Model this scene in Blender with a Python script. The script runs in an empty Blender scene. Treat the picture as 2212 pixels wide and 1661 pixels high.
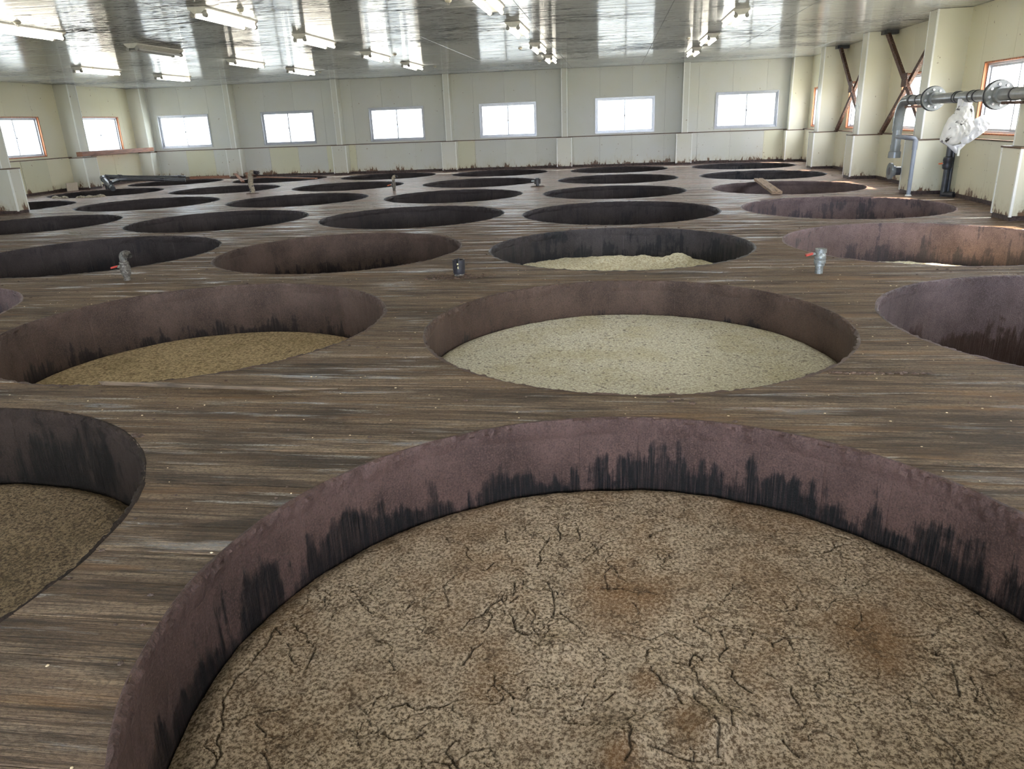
import bpy, math, random
import numpy as np
from mathutils import Vector, Matrix
random.seed(7)
rng = np.random.RandomState(11)
S = 3.2                      # metres per grid unit (one vat bay); all coordinates below are in bays
SC = bpy.context.scene
COL = SC.collection

# ------------------------------------------------------------------ camera
F_PX = 1604.22
cd = bpy.data.cameras.new('camera')
cam = bpy.data.objects.new('camera', cd); COL.objects.link(cam)
r_ = Vector((0.99096006, 0.12910435, -0.03647226)); u_ = Vector((-0.00906558, 0.33568205, 0.94193172)); f_ = Vector((-0.13385056, 0.93308608, -0.33381792))
M = Matrix(((r_.x, u_.x, -f_.x, 0), (r_.y, u_.y, -f_.y, 0), (r_.z, u_.z, -f_.z, 0.416173 * S), (0, 0, 0, 1)))
cam.matrix_world = M
cd.sensor_fit = 'HORIZONTAL'; cd.sensor_width = 36.0; cd.lens = F_PX / 2212 * 36.0
cd.clip_start = 0.02; cd.clip_end = 400
SC.camera = cam

# ------------------------------------------------------------------ view, world, sun
vs = SC.view_settings
vs.view_transform = 'Standard'; vs.look = 'None'; vs.gamma = 1.0; vs.use_curve_mapping = False
vs.exposure = 0.55
SKY = 13.0
TUBE = 14.0
SUN = 38.0
cy = SC.cycles
cy.use_denoising = True; cy.use_adaptive_sampling = True; cy.adaptive_threshold = 0.04
cy.max_bounces = 7; cy.diffuse_bounces = 4; cy.glossy_bounces = 3; cy.transmission_bounces = 4; cy.transparent_max_bounces = 8
cy.caustics_reflective = False; cy.caustics_refractive = False; cy.sample_clamp_indirect = 4.0; cy.sample_clamp_direct = 30.0

W = bpy.data.worlds.new('sky'); SC.world = W; W.use_nodes = True
nt = W.node_tree; nt.nodes.clear()
def wn(t, **k):
    n = nt.nodes.new(t)
    for a, b in k.items(): setattr(n, a, b)
    return n
tc = wn('ShaderNodeTexCoord'); mp = wn('ShaderNodeMapping'); mp.inputs['Scale'].default_value = (1, 1, 3)
no = wn('ShaderNodeTexNoise'); no.inputs['Scale'].default_value = 2.2; no.inputs['Detail'].default_value = 5
cr = wn('ShaderNodeValToRGB'); cr.color_ramp.elements[0].position = .38; cr.color_ramp.elements[1].position = .62
cr.color_ramp.elements[0].color = (.50, .68, 1.0, 1); cr.color_ramp.elements[1].color = (1.0, 1.0, 1.0, 1)
bg = wn('ShaderNodeBackground'); bg.inputs['Strength'].default_value = SKY
wo = wn('ShaderNodeOutputWorld')
for a, b in ((tc.outputs['Generated'], mp.inputs['Vector']), (mp.outputs[0], no.inputs['Vector']), (no.outputs['Fac'], cr.inputs[0]), (cr.outputs[0], bg.inputs[0]), (bg.outputs[0], wo.inputs[0])):
    nt.links.new(a, b)
sd = bpy.data.lights.new('sun', 'SUN'); sd.energy = SUN; sd.color = (1.0, .80, .58); sd.angle = math.radians(3)
sun = bpy.data.objects.new('sun', sd); COL.objects.link(sun)
sun.rotation_mode = 'QUATERNION'
sun.rotation_quaternion = Vector((-.56, .22, -.80)).to_track_quat('-Z', 'Y')

# ------------------------------------------------------------------ numpy noise
_P = rng.rand(256, 256)
def vnoise(x, y, seed=0):
    x = np.asarray(x, float) + seed * 17.31; y = np.asarray(y, float) + seed * 9.73
    xi = np.floor(x).astype(int); yi = np.floor(y).astype(int)
    fx = x - xi; fy = y - yi; fx = fx * fx * (3 - 2 * fx); fy = fy * fy * (3 - 2 * fy)
    a = _P[xi & 255, yi & 255]; b = _P[(xi + 1) & 255, yi & 255]; c = _P[xi & 255, (yi + 1) & 255]; d = _P[(xi + 1) & 255, (yi + 1) & 255]
    return (a * (1 - fx) + b * fx) * (1 - fy) + (c * (1 - fx) + d * fx) * fy
def fbm(x, y, o=4, seed=0):
    s = 0; a = .5; t = 0
    for i in range(o):
        s = s + a * vnoise(x * 2 ** i, y * 2 ** i, seed + i * 3); t += a; a *= .55
    return s / t

# ------------------------------------------------------------------ shader helper
class Mt:
    def __init__(s, name):
        s.m = bpy.data.materials.new(name); s.m.use_nodes = True; s.t = s.m.node_tree; s.t.nodes.clear()
        s.out = s.n('ShaderNodeOutputMaterial'); s.b = s.n('ShaderNodeBsdfPrincipled'); s.l(s.b.outputs[0], s.out.inputs[0])
        s._pos = None
    def n(s, t, **k):
        x = s.t.nodes.new(t)
        for a, b in k.items(): setattr(x, a, b)
        return x
    def l(s, a, b): s.t.links.new(a, b)
    def put(s, v, sock):
        if hasattr(v, 'is_linked') or hasattr(v, 'links'): s.l(v, sock)
        elif isinstance(v, (tuple, list)): sock.default_value = tuple(v) + (1,) if len(v) == 3 and len(sock.default_value) == 4 else v
        else: sock.default_value = v
    def pos(s):
        if s._pos is None: s._pos = s.n('ShaderNodeNewGeometry').outputs['Position']
        return s._pos
    def objpos(s): return s.n('ShaderNodeTexCoord').outputs['Object']
    def noise(s, scale=(1, 1, 1), sc=1.0, det=4, rough=.55, dist=0, vec=None, off=(0, 0, 0)):
        m = s.n('ShaderNodeMapping'); m.inputs['Scale'].default_value = scale; m.inputs['Location'].default_value = off
        s.l(vec if vec is not None else s.pos(), m.inputs['Vector'])
        x = s.n('ShaderNodeTexNoise'); x.inputs['Scale'].default_value = sc; x.inputs['Detail'].default_value = det
        x.inputs['Roughness'].default_value = rough; x.inputs['Distortion'].default_value = dist
        s.l(m.outputs[0], x.inputs['Vector']); return x.outputs['Fac']
    def ramp(s, f, *st):
        x = s.n('ShaderNodeValToRGB'); e = x.color_ramp.elements
        for i, (p, c) in enumerate(st):
            c = (c, c, c, 1) if not isinstance(c, tuple) else c + (1,)
            if i < 2: e[i].position = p; e[i].color = c
            else: q = e.new(p); q.color = c
        s.put(f, x.inputs[0]); return x.outputs[0]
    def math(s, op, a, b=0.0, clamp=False):
        x = s.n('ShaderNodeMath', operation=op, use_clamp=clamp); s.put(a, x.inputs[0]); s.put(b, x.inputs[1]); return x.outputs[0]
    def mix(s, f, a, b, mode='MIX'):
        x = s.n('ShaderNodeMix', data_type='RGBA', blend_type=mode); s.put(f, x.inputs[0]); s.put(a, x.inputs[6]); s.put(b, x.inputs[7]); return x.outputs[2]
    def sep(s, v=None):
        x = s.n('ShaderNodeSeparateXYZ'); s.l(v if v is not None else s.pos(), x.inputs[0]); return x.outputs
    def bump(s, h, st=.4, d=.01, nrm=None):
        x = s.n('ShaderNodeBump'); x.inputs['Strength'].default_value = st; x.inputs['Distance'].default_value = d
        s.put(h, x.inputs['Height'])
        if nrm is not None: s.l(nrm, x.inputs['Normal'])
        return x.outputs[0]
    def fin(s, col=None, rough=None, nrm=None, metal=None, spec=None):
        if col is not None: s.put(col, s.b.inputs['Base Color'])
        if rough is not None: s.put(rough, s.b.inputs['Roughness'])
        if nrm is not None: s.l(nrm, s.b.inputs['Normal'])
        if metal is not None: s.put(metal, s.b.inputs['Metallic'])
        if spec is not None: s.put(spec, s.b.inputs['Specular IOR Level'])
        return s.m
def rnd(m): return m.n('ShaderNodeObjectInfo').outputs['Random']

def mat_deck():
    m = Mt('deck_wood')
    x, y, z = m.sep()
    g1 = m.noise((.45, 11, 1), 1, 5, .6); g2 = m.noise((2.0, 75, 1), 1, 7, .66, .3); g3 = m.noise((7, 300, 1), 1, 3, .65); lump = m.noise((7, 14, 9), 1, 7, .68); gr = m.noise((60, 95, 9), 1, 4, .7)
    c = m.ramp(g1, (.34, (.140, .092, .052)), (.50, (.240, .168, .106)), (.66, (.350, .265, .178)))
    c = m.mix(m.math('MULTIPLY', m.ramp(g2, (.40, 1.), (.49, 0.)), .82), c, (.034, .024, .016))
    c = m.mix(m.math('MULTIPLY', m.ramp(g3, (.44, 1.), (.54, 0.)), .50), c, (.030, .021, .014))
    c = m.mix(m.math('MULTIPLY', m.ramp(g2, (.56, 0.), (.66, 1.)), .40), c, (.44, .345, .225))
    c = m.mix(m.math('MULTIPLY', m.ramp(gr, (.42, 1.), (.52, 0.)), .55), c, (.050, .035, .022))
    org = m.math('MULTIPLY', m.ramp(m.noise((.7, 8, 1), 1, 5, .6, off=(9, 2, 0)), (.56, 0.), (.66, 1.)), .55)
    c = m.mix(org, c, (.235, .125, .050))
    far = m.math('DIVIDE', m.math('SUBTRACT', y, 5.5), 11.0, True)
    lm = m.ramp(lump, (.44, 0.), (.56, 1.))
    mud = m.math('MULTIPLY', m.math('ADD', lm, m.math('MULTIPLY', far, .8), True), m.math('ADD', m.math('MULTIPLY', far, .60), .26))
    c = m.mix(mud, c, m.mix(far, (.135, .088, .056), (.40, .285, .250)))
    near = m.math('DIVIDE', m.math('SUBTRACT', 4.2, y), 4.0, True)               # dirt patches spread towards the camera, painting in the dimmer foreground
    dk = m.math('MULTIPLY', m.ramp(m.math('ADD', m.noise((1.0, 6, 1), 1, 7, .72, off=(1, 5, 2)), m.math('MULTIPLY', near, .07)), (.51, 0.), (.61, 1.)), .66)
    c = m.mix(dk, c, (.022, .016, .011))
    dry = m.math('MULTIPLY', m.ramp(m.noise((1.3, 21, 1), 1, 8, .70, .3, off=(3, 7, 0)), (.585, 0.), (.65, 1.)), .80)
    dry = m.math('MULTIPLY', dry, m.ramp(gr, (.38, .2), (.55, 1.)))
    c = m.mix(dry, c, (.42, .41, .37))
    v = m.math('ADD', m.math('MULTIPLY', rnd(m), .35), .80)
    cc = m.n('ShaderNodeCombineColor'); [m.l(v, cc.inputs[i]) for i in range(3)]
    c = m.mix(1.0, c, cc.outputs[0], 'MULTIPLY')
    wet = m.ramp(m.math('ADD', m.noise((.9, 9, 1), 1, 7, .66, off=(4, 4, 4)), m.math('MULTIPLY', m.math('SUBTRACT', far, .20), .20)), (.53, 0.), (.60, 1.))
    rough = m.mix(wet, (.66, .66, .66), (.17, .17, .17))
    h = m.math('ADD', g2, m.math('ADD', m.math('MULTIPLY', g3, .45), m.math('ADD', m.math('MULTIPLY', lump, .9), m.math('MULTIPLY', gr, .35))))
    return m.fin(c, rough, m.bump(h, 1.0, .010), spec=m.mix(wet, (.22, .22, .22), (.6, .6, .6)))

def mat_mud(name, col, rough=.5):
    m = Mt(name); a = m.noise((1, 1, 1), 22, 7, .65); b = m.noise((1, 1, 1), 95, 4)
    c = m.ramp(a, (.35, tuple(v * .35 for v in col)), (.52, col), (.70, tuple(min(1, v * 1.5) for v in col)))
    h = m.math('ADD', a, m.math('MULTIPLY', b, .45))
    return m.fin(c, rough, m.bump(h, .8, .02))

def mat_stave(name, col, dark, z0, band, amt=1.0, rough=.5, lumps=0.0):
    m = Mt(name); x, y, z = m.sep()
    st = m.noise((16, 16, 1.6), 1, 6, .7); st2 = m.noise((120, 120, 5), 1, 3); sm = m.noise((1, 1, 1), 3.2, 5, .6); pit = m.noise((1, 1, 1), 130, 5, .72)
    c = m.ramp(m.noise((2.2, 2.2, 1.6), 1, 7, .68), (.36, tuple(v * .62 for v in col)), (.62, tuple(v * 1.35 for v in col)))
    c = m.mix(m.math('MULTIPLY', m.ramp(pit, (.52, 0.), (.60, 1.)), .45), c, tuple(v * 1.9 for v in col)); c = m.mix(m.math('MULTIPLY', m.ramp(pit, (.40, 1.), (.46, 0.)), .5), c, tuple(v * .35 for v in col))
    t = m.math('DIVIDE', m.math('SUBTRACT', z0, z), band)                       # 0 at the streak line, grows downwards
    t = m.math('ADD', t, m.math('MULTIPLY', m.math('SUBTRACT', st, .5), 5.5))
    t = m.math('ADD', t, m.math('MULTIPLY', m.math('SUBTRACT', sm, .52), 6.5))
    k = m.math('MULTIPLY', m.ramp(t, (.20, 0.), (.60, .75), (1.3 / 1.5, 1.)), amt)
    k2 = m.math('MULTIPLY', k, m.ramp(st2, (.25, .45), (.55, 1.)))
    c = m.mix(k2, c, dark)
    h = m.math('ADD', m.math('ADD', m.math('MULTIPLY', st2, .35), m.math('MULTIPLY', pit, .6 + lumps)), m.math('MULTIPLY', st, .5))
    return m.fin(c, m.mix(k, (rough,) * 3, (max(.26, rough - .1),) * 3), m.bump(h, .6, .012), spec=.20)

def mat_mash(name, light, dark, spot, spot_lo, patch, patch_amt, gs=70, ss=11, sdet=7, srg=.74):
    m = Mt(name)
    a = m.noise((1, 1, 1), gs, 6, .72); b = m.noise((1, 1, 1), gs * 3.2, 3, .6); s = m.noise((1, 1, 1), ss, sdet, srg, .2); g = m.noise((1, 1, 1), 2.6, 7, .68)
    at2 = m.n('ShaderNodeAttribute', attribute_name='moist_flare').outputs['Fac']  # brown damp patches together with lens-flare colour painted into the mash
    pm = m.math('ADD', m.math('MULTIPLY', m.ramp(g, (.48, 0.), (.62, 1.)), patch_amt), at2, True)
    a2 = m.math('SUBTRACT', a, m.math('MULTIPLY', pm, .055))
    c = m.ramp(a2, (.425, dark), (.50, tuple((p * .55 + q * .45) for p, q in zip(light, dark))), (.565, light))
    c = m.mix(m.math('MULTIPLY', m.ramp(b, (.54, 0.), (.62, 1.)), .45), c, tuple(min(1, v * 1.35) for v in light))
    c = m.mix(m.math('MULTIPLY', pm, .55), c, patch)
    c = m.mix(m.math('MULTIPLY', m.math('MULTIPLY', m.ramp(s, (spot_lo, 0.), (spot_lo + .07, 1.)), m.ramp(a, (.40, 1.), (.60, .35))), .85), c, spot)
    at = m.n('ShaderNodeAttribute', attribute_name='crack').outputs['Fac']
    c = m.mix(m.math('MULTIPLY', at, .9), c, tuple(v * .28 for v in dark))  # crack shade painted into the colour, on top of the carved grooves
    h = m.math('ADD', a, m.math('ADD', m.math('MULTIPLY', b, .35), m.math('MULTIPLY', s, .5)))
    return m.fin(c, .62, m.bump(h, 1.0, .012), spec=.4)

def mat_wall(name, col, stain=1.0, rough=.38):
    m = Mt(name); x, y, z = m.sep()
    v = m.noise((3, 3, 1.2), 1, 5, .7); w = m.noise((15, 15, 5), 1, 7, .74); f = m.noise((1, 1, 1), 1.1, 3)
    c = m.mix(m.ramp(f, (.35, 0.), (.70, .40)), col, tuple(a * b for a, b in zip(col, (.96, .93, .76))))
    t = m.math('DIVIDE', m.math('SUBTRACT', .30, z), .26)                       # splash dirt above the floor line
    t = m.math('ADD', t, m.math('ADD', m.math('MULTIPLY', m.math('SUBTRACT', w, .5), 2.6), m.math('MULTIPLY', m.math('SUBTRACT', v, .5), 2.8)))
    k = m.ramp(t, (.86, 0.), (.98, stain)); k1 = m.ramp(t, (.30, 0.), (.95, .45 * stain))
    c = m.mix(k1, c, (.50, .44, .28)); c = m.mix(k, c, (.16, .095, .055))
    sp = m.ramp(m.noise((1, 1, 1), 9, 3, .6), (.705, 0.), (.73, .7)); c = m.mix(sp, c, (.25, .17, .09))
    r = m.math('ADD', m.math('MULTIPLY', rnd(m), .10), .93); cc = m.n('ShaderNodeCombineColor'); [m.l(r, cc.inputs[i]) for i in range(3)]
    c = m.mix(1.0, c, cc.outputs[0], 'MULTIPLY')
    return m.fin(c, rough, m.bump(m.noise((1, 1, 1), 3, 2), .06, .02), spec=.4)

def mat_ceiling():
    m = Mt('ceiling_panel'); x, y, z = m.sep()
    s = m.noise((3.2, 22, 1), 1, 5, .62); t = m.noise((11, 60, 1), 1, 4, .6); b = m.noise((.30, .55, 1), 1, 3, off=(2, 1, 0)); st = m.noise((.8, 9, 1), 1, 4)
    c = m.mix(m.ramp(st, (.40, 0.), (.75, .35)), (.60, .62, .63), (.50, .52, .53))
    k = m.math('ADD', m.math('MULTIPLY', s, .6), m.math('ADD', m.math('MULTIPLY', t, .55), m.math('MULTIPLY', b, .42)))
    k = m.ramp(k, (.842, 0.), (.856, 1.))
    c = m.mix(k, c, (.020, .018, .015))
    m.b.inputs['IOR'].default_value = 1.5
    # fine ribs rolled across the sheets: they stretch reflections along the room
    rib = m.noise((0.02, 75, 0), 1, 2, .5); wav = m.noise((.2, 4, 1), 1, 2)
    nb = m.bump(wav, .05, .012); nb = m.bump(rib, 1.0, .0020, nb)
    return m.fin(c, m.mix(k, (.10,) * 3, (.7,) * 3), nb, spec=.6)

def mat_simple(name, col, rough=.5, metal=0.0, var=.25, sc=18, bump=.15, spot=None, spot_lo=.6):
    m = Mt(name); a = m.noise((1, 1, 1), sc, 5, .6, vec=m.objpos())
    c = m.ramp(a, (.35, tuple(v * (1 - var) for v in col)), (.65, tuple(min(1, v * (1 + var)) for v in col)))
    if spot: c = m.mix(m.ramp(m.noise((1, 1, 1), sc * 1.7, 5, .65, vec=m.objpos(), off=(3, 1, 2)), (spot_lo, 0.), (spot_lo + .05, 1.)), c, spot)
    return m.fin(c, rough, m.bump(a, bump, .01), metal)
def mat_wood(name, col, axis=0, rough=.6):
    m = Mt(name); sc = [60, 60, 60]; sc[axis] = 3
    a = m.noise(tuple(sc), 1, 5, .6, .4, vec=m.objpos())
    c = m.ramp(a, (.32, tuple(v * .35 for v in col)), (.5, col), (.7, tuple(min(1, v * 1.5) for v in col)))
    return m.fin(c, rough, m.bump(a, .7, .012))
def mat_emit(name, col, st):
    m = Mt(name); m.b.inputs['Emission Color'].default_value = col + (1,); m.b.inputs['Emission Strength'].default_value = st
    return m.fin((.9, .9, .9), .3)
def mat_pane(name, frost, tint):
    m = Mt(name); m.t.nodes.remove(m.b)
    tr = m.n('ShaderNodeBsdfTransparent'); tl = m.n('ShaderNodeBsdfTranslucent'); gl = m.n('ShaderNodeBsdfGlossy')
    gl.inputs['Roughness'].default_value = .12
    d = m.ramp(m.noise((1, 1, 1), 2.4, 6, .7), (.38, frost * .7), (.66, min(1, frost * 1.35)))
    tr.inputs[0].default_value = (1, 1, 1, 1); tl.inputs[0].default_value = tint + (1,)
    x = m.n('ShaderNodeMixShader'); m.l(d, x.inputs[0]); m.l(tr.outputs[0], x.inputs[1]); m.l(tl.outputs[0], x.inputs[2])
    y = m.n('ShaderNodeMixShader'); y.inputs[0].default_value = .05; m.l(x.outputs[0], y.inputs[1]); m.l(gl.outputs[0], y.inputs[2])
    m.l(y.outputs[0], m.out.inputs[0]); return m.m

MAT = dict(
    deck=mat_deck(), rim=mat_mud('rim_mud', (.135, .088, .075)), rim2=mat_mud('rim_mud_pale', (.18, .125, .105)), mud=mat_mud('brown_mud', (.10, .062, .042), .6),
    kerb=mat_mud('kerb_mud', (.070, .045, .040), .6),
    wall=mat_wall('wall_panel', (.64, .645, .60)), wall2=mat_wall('wall_panel_yellowed', (.66, .65, .50)), ceil=mat_ceiling(),
    trimw=mat_simple('white_corner_strip', (.86, .87, .82), .3, var=.04), seam=mat_simple('dark_seam', (.10, .085, .07), .7),
    wood_red=mat_wood('red_brown_timber', (.26, .115, .065), 1), wood_redx=mat_wood('red_brown_timber_cross', (.26, .12, .07), 0), wood_old=mat_wood('old_grey_board', (.27, .185, .12), 1, .7),
    ledge=mat_wood('dark_ledge_timber', (.12, .075, .045), 0, .6), alu=mat_simple('window_aluminium', (.42, .43, .46), .35, .6, .08),
    jamb=mat_wood('jamb_timber', (.42, .16, .07), 2, .55),
    pane=mat_pane('window_pane', .62, (.98, .99, 1.0)), panec=mat_pane('clear_pane', .28, (.96, .98, 1.0)), pane2=mat_pane('frosted_pane', .85, (.94, .95, .95)),
    lampb=mat_simple('lamp_enamel', (.62, .60, .54), .4, var=.1), socket=mat_simple('lamp_socket', (.30, .29, .27), .5), tube=mat_emit('lit_tube', (1.0, .94, .80), TUBE),
    tubeoff=mat_simple('unlit_tube', (.62, .62, .60), .25, var=.03), pvc=mat_simple('grey_pipe', (.22, .235, .235), .22, var=.12, sc=9), pvcd=mat_simple('dark_pipe', (.045, .048, .055), .35, var=.3, sc=9),
    pvcb=mat_simple('blue_grey_pipe', (.27, .30, .35), .35, var=.08, sc=9), rubber=mat_simple('black_gasket', (.02, .02, .022), .5), bolt=mat_simple('bolt_cap', (.75, .75, .78), .3, .5),
    bag=mat_simple('mouldy_white_sheet', (.78, .77, .74), .35, var=.12, sc=7, bump=.4, spot=(.035, .03, .025), spot_lo=.575), bagc=mat_simple('white_sheet', (.80, .80, .82), .3, var=.08, sc=7, bump=.3),
    rust=mat_simple('rusted_steel', (.085, .042, .027), .7, .2, .5, 22, .5, spot=(.45, .38, .33), spot_lo=.60), steel=mat_simple('galvanised_steel', (.27, .29, .28), .38, .5, .3, 30, .4, spot=(.13, .12, .09), spot_lo=.6),
    grime=mat_simple('grimy_steel', (.095, .085, .072), .6, .1, .5, 30, .6, spot=(.30, .29, .26), spot_lo=.57), elbowm=mat_simple('stained_elbow', (.13, .13, .12), .5, .2, .5, 40, .6, spot=(.03, .028, .022), spot_lo=.55), splin=mat_wood('splinter_wood', (.13, .092, .058), 0, .7), red=mat_simple('red_lever', (.42, .045, .03), .4, var=.3, sc=20), orange=mat_simple('orange_lever', (.62, .14, .05), .4),
    black=mat_simple('black_plastic', (.028, .028, .034), .35, var=.3), cream=mat_simple('cream_paint', (.62, .55, .30), .5), card=mat_simple('pale_card', (.62, .55, .46), .8, var=.05),
    wrap=mat_simple('pipe_wrap', (.33, .29, .22), .8, var=.35, sc=40, bump=.8), sensor=mat_simple('sensor_shell', (.48, .45, .36), .35), grain=mat_simple('spilled_grain', (.65, .52, .32), .6),
    ground=mat_mud('yard_ground', (.42, .44, .35), .9), trim=mat_wall('pilaster_panel', (.68, .68, .61)), wall_warmlit=mat_wall('warmlit_wall_panel', (.74, .71, .55)), trim_warmlit=mat_wall('warmlit_pilaster_panel', (.74, .72, .59)),  # cream copies put the warmer side-wall light into the panel colour
)
ST = dict(
    purple=mat_stave('stave_purple_brown', (.074, .046, .040), (.006, .006, .007), -.20, .11),
    tan=mat_stave('stave_warm_brown', (.080, .054, .042), (.012, .012, .014), -.31, .10),
    plain=mat_stave('stave_plain_brown', (.082, .057, .047), (.013, .011, .012), -.36, .12, .9),
    dark=mat_stave('stave_dark', (.040, .033, .034), (.014, .015, .019), -.25, .40, .7, .42),
    black=mat_stave('stave_shaded_brown', (.026, .018, .014), (.006, .005, .004), -.06, .35, .95, .75),  # walls blacked in the colour for the shade inside the near left vat
    blue=mat_stave('stave_blue_black', (.052, .046, .048), (.014, .017, .021), -.06, .35, .9, .38),
    rough=mat_stave('stave_rough_purple', (.165, .120, .118), (.040, .044, .055), -.16, .40, .75, .42, .8),
    mauve=mat_stave('stave_mauve', (.125, .092, .090), (.045, .023, .015), -.42, .12, .95, .42, 1.0),
)
# ------------------------------------------------------------------ mesh helper (coordinates in bays)
class MB:
    def __init__(s): s.v = []; s.f = []
    def add(s, v, f):
        o = len(s.v); s.v += [tuple(p) for p in v]; s.f += [tuple(i + o for i in q) for q in f]; return s
    def box(s, a, b, mp=None):
        (x0, y0, z0), (x1, y1, z1) = a, b
        v = [(x0, y0, z0), (x1, y0, z0), (x1, y1, z0), (x0, y1, z0), (x0, y0, z1), (x1, y0, z1), (x1, y1, z1), (x0, y1, z1)]
        if mp: v = [mp(*p) for p in v]
        return s.add(v, [(0, 3, 2, 1), (4, 5, 6, 7), (0, 1, 5, 4), (1, 2, 6, 5), (2, 3, 7, 6), (3, 0, 4, 7)])
    def bbox(s, a, b, c, mp=None):
        """box with its four long edges on the +z face chamfered by c"""
        (x0, y0, z0), (x1, y1, z1) = a, b
        v = []
        for z, k in ((z0, 0), (z1 - c, 0), (z1, c)):
            v += [(x0 + k, y0 + k, z), (x1 - k, y0 + k, z), (x1 - k, y1 - k, z), (x0 + k, y1 - k, z)]
        if mp: v = [mp(*p) for p in v]
        f = [(0, 3, 2, 1), (8, 9, 10, 11)]
        for o in (0, 4):
            for i in range(4): j = (i + 1) % 4; f.append((o + i, o + j, o + 4 + j, o + 4 + i))
        return s.add(v, f)
    def tube(s, pts, r, seg=14, cap=True):
        P = [Vector(p) for p in pts]; n = len(P); rs = r if isinstance(r, (list, tuple)) else [r] * n
        T = []
        for i in range(n):
            a = P[max(0, i - 1)]; b = P[min(n - 1, i + 1)]; T.append((b - a).normalized())
        up = Vector((0, 0, 1)) if abs(T[0].z) < .9 else Vector((1, 0, 0))
        X = T[0].cross(up).normalized(); v = []; f = []
        for i in range(n):
            X = (X - T[i] * X.dot(T[i])).normalized(); Y = T[i].cross(X)
            for k in range(seg):
                a = 2 * math.pi * k / seg; v.append(P[i] + (X * math.cos(a) + Y * math.sin(a)) * rs[i])
        for i in range(n - 1):
            for k in range(seg):
                k2 = (k + 1) % seg; f.append((i * seg + k, i * seg + k2, (i + 1) * seg + k2, (i + 1) * seg + k))
        if cap: f.append(tuple(range(seg - 1, -1, -1))); f.append(tuple((n - 1) * seg + k for k in range(seg)))
        return s.add(v, f)
    def lathe(s, prof, seg=20, c=(0, 0), cap=True):
        v = []; f = []; n = len(prof)
        for r, z in prof:
            for k in range(seg): a = 2 * math.pi * k / seg; v.append((c[0] + r * math.cos(a), c[1] + r * math.sin(a), z))
        for i in range(n - 1):
            for k in range(seg): k2 = (k + 1) % seg; f.append((i * seg + k, i * seg + k2, (i + 1) * seg + k2, (i + 1) * seg + k))
        if cap: f.append(tuple(range(seg - 1, -1, -1))); f.append(tuple((n - 1) * seg + k for k in range(seg)))
        return s.add(v, f)
    def mesh(s, name, flip=False):
        me = bpy.data.meshes.new(name)
        f = [q[::-1] for q in s.f] if flip else s.f
        me.from_pydata([(p[0] * S, p[1] * S, p[2] * S) for p in s.v], [], f); me.update(); return me
    def build(s, name, mat, parent=None, smooth=False, flip=False, loc=None):
        me = s.mesh(name, flip); me.materials.append(mat)
        if smooth:
            me.polygons.foreach_set('use_smooth', [True] * len(me.polygons)); me.set_sharp_from_angle(angle=math.radians(40))
        o = bpy.data.objects.new(name, me); COL.objects.link(o)
        if parent is not None: o.parent = parent
        if loc is not None: o.location = [c * S for c in loc]
        return o
def empty(name, loc=(0, 0, 0), rz=0.0, label=None, cat=None, group=None, kind=None):
    o = bpy.data.objects.new(name, None); COL.objects.link(o); o.location = [c * S for c in loc]; o.rotation_euler = (0, 0, rz)
    o.empty_display_size = .1
    return tag(o, label, cat, group, kind)
def tag(o, label=None, cat=None, group=None, kind=None):
    for k, v in (('label', label), ('category', cat), ('group', group), ('kind', kind)):
        if v: o[k] = v
    return o
def copy_tree(o, parent=None):
    c = o.copy(); COL.objects.link(c); c.parent = parent
    for ch in list(o.children): copy_tree(ch, c)
    return c

# ------------------------------------------------------------------ layout
CH = .835                                   # ceiling height
XR, XL, XLN, YF, YB, YJ = 1.63, -4.57, -3.70, 7.09, -1.42, 4.22
VATS = {   # (row, col): cx, cy, R
 (1,-1):(-.982,.589,.433),(1,0):(.034,.582,.442),(2,-2):(-1.977,1.577,.430),(2,-1):(-.963,1.572,.435),(2,0):(.040,1.562,.442),(2,1):(1.004,1.574,.443),
 (3,-2):(-1.954,2.590,.456),(3,-1):(-.975,2.580,.435),(3,0):(.019,2.585,.444),(3,1):(1.008,2.586,.439),(4,-3):(-2.992,3.571,.414),(4,-2):(-1.971,3.580,.438),
 (4,-1):(-.968,3.575,.444),(4,0):(.027,3.574,.454),(4,1):(1.025,3.581,.442),(5,-4):(-3.996,4.564,.406),(5,-3):(-2.983,4.578,.433),(5,-2):(-1.970,4.583,.434),
 (5,-1):(-.973,4.580,.422),(5,0):(-.001,4.582,.420),(5,1):(.990,4.592,.420),(6,-4):(-3.975,5.58,.415),(6,-3):(-2.977,5.582,.410),(6,-2):(-1.988,5.578,.416),(6,-1):(-.973,5.581,.429),
 (6,0):(.023,5.580,.428),(6,1):(1.025,5.582,.423),(7,-4):(-3.975,6.575,.405),(7,-3):(-2.975,6.58,.410),(7,-2):(-1.969,6.584,.413),(7,-1):(-.977,6.581,.410),(7,0):(.036,6.581,.405),(7,1):(1.053,6.580,.411),
 (1,1):(1.03,.58,.435),(1,-2):(-1.98,.58,.43),(1,-3):(-2.98,.58,.43),(2,-3):(-2.98,1.58,.43),(3,-3):(-2.98,2.58,.43)}

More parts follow.
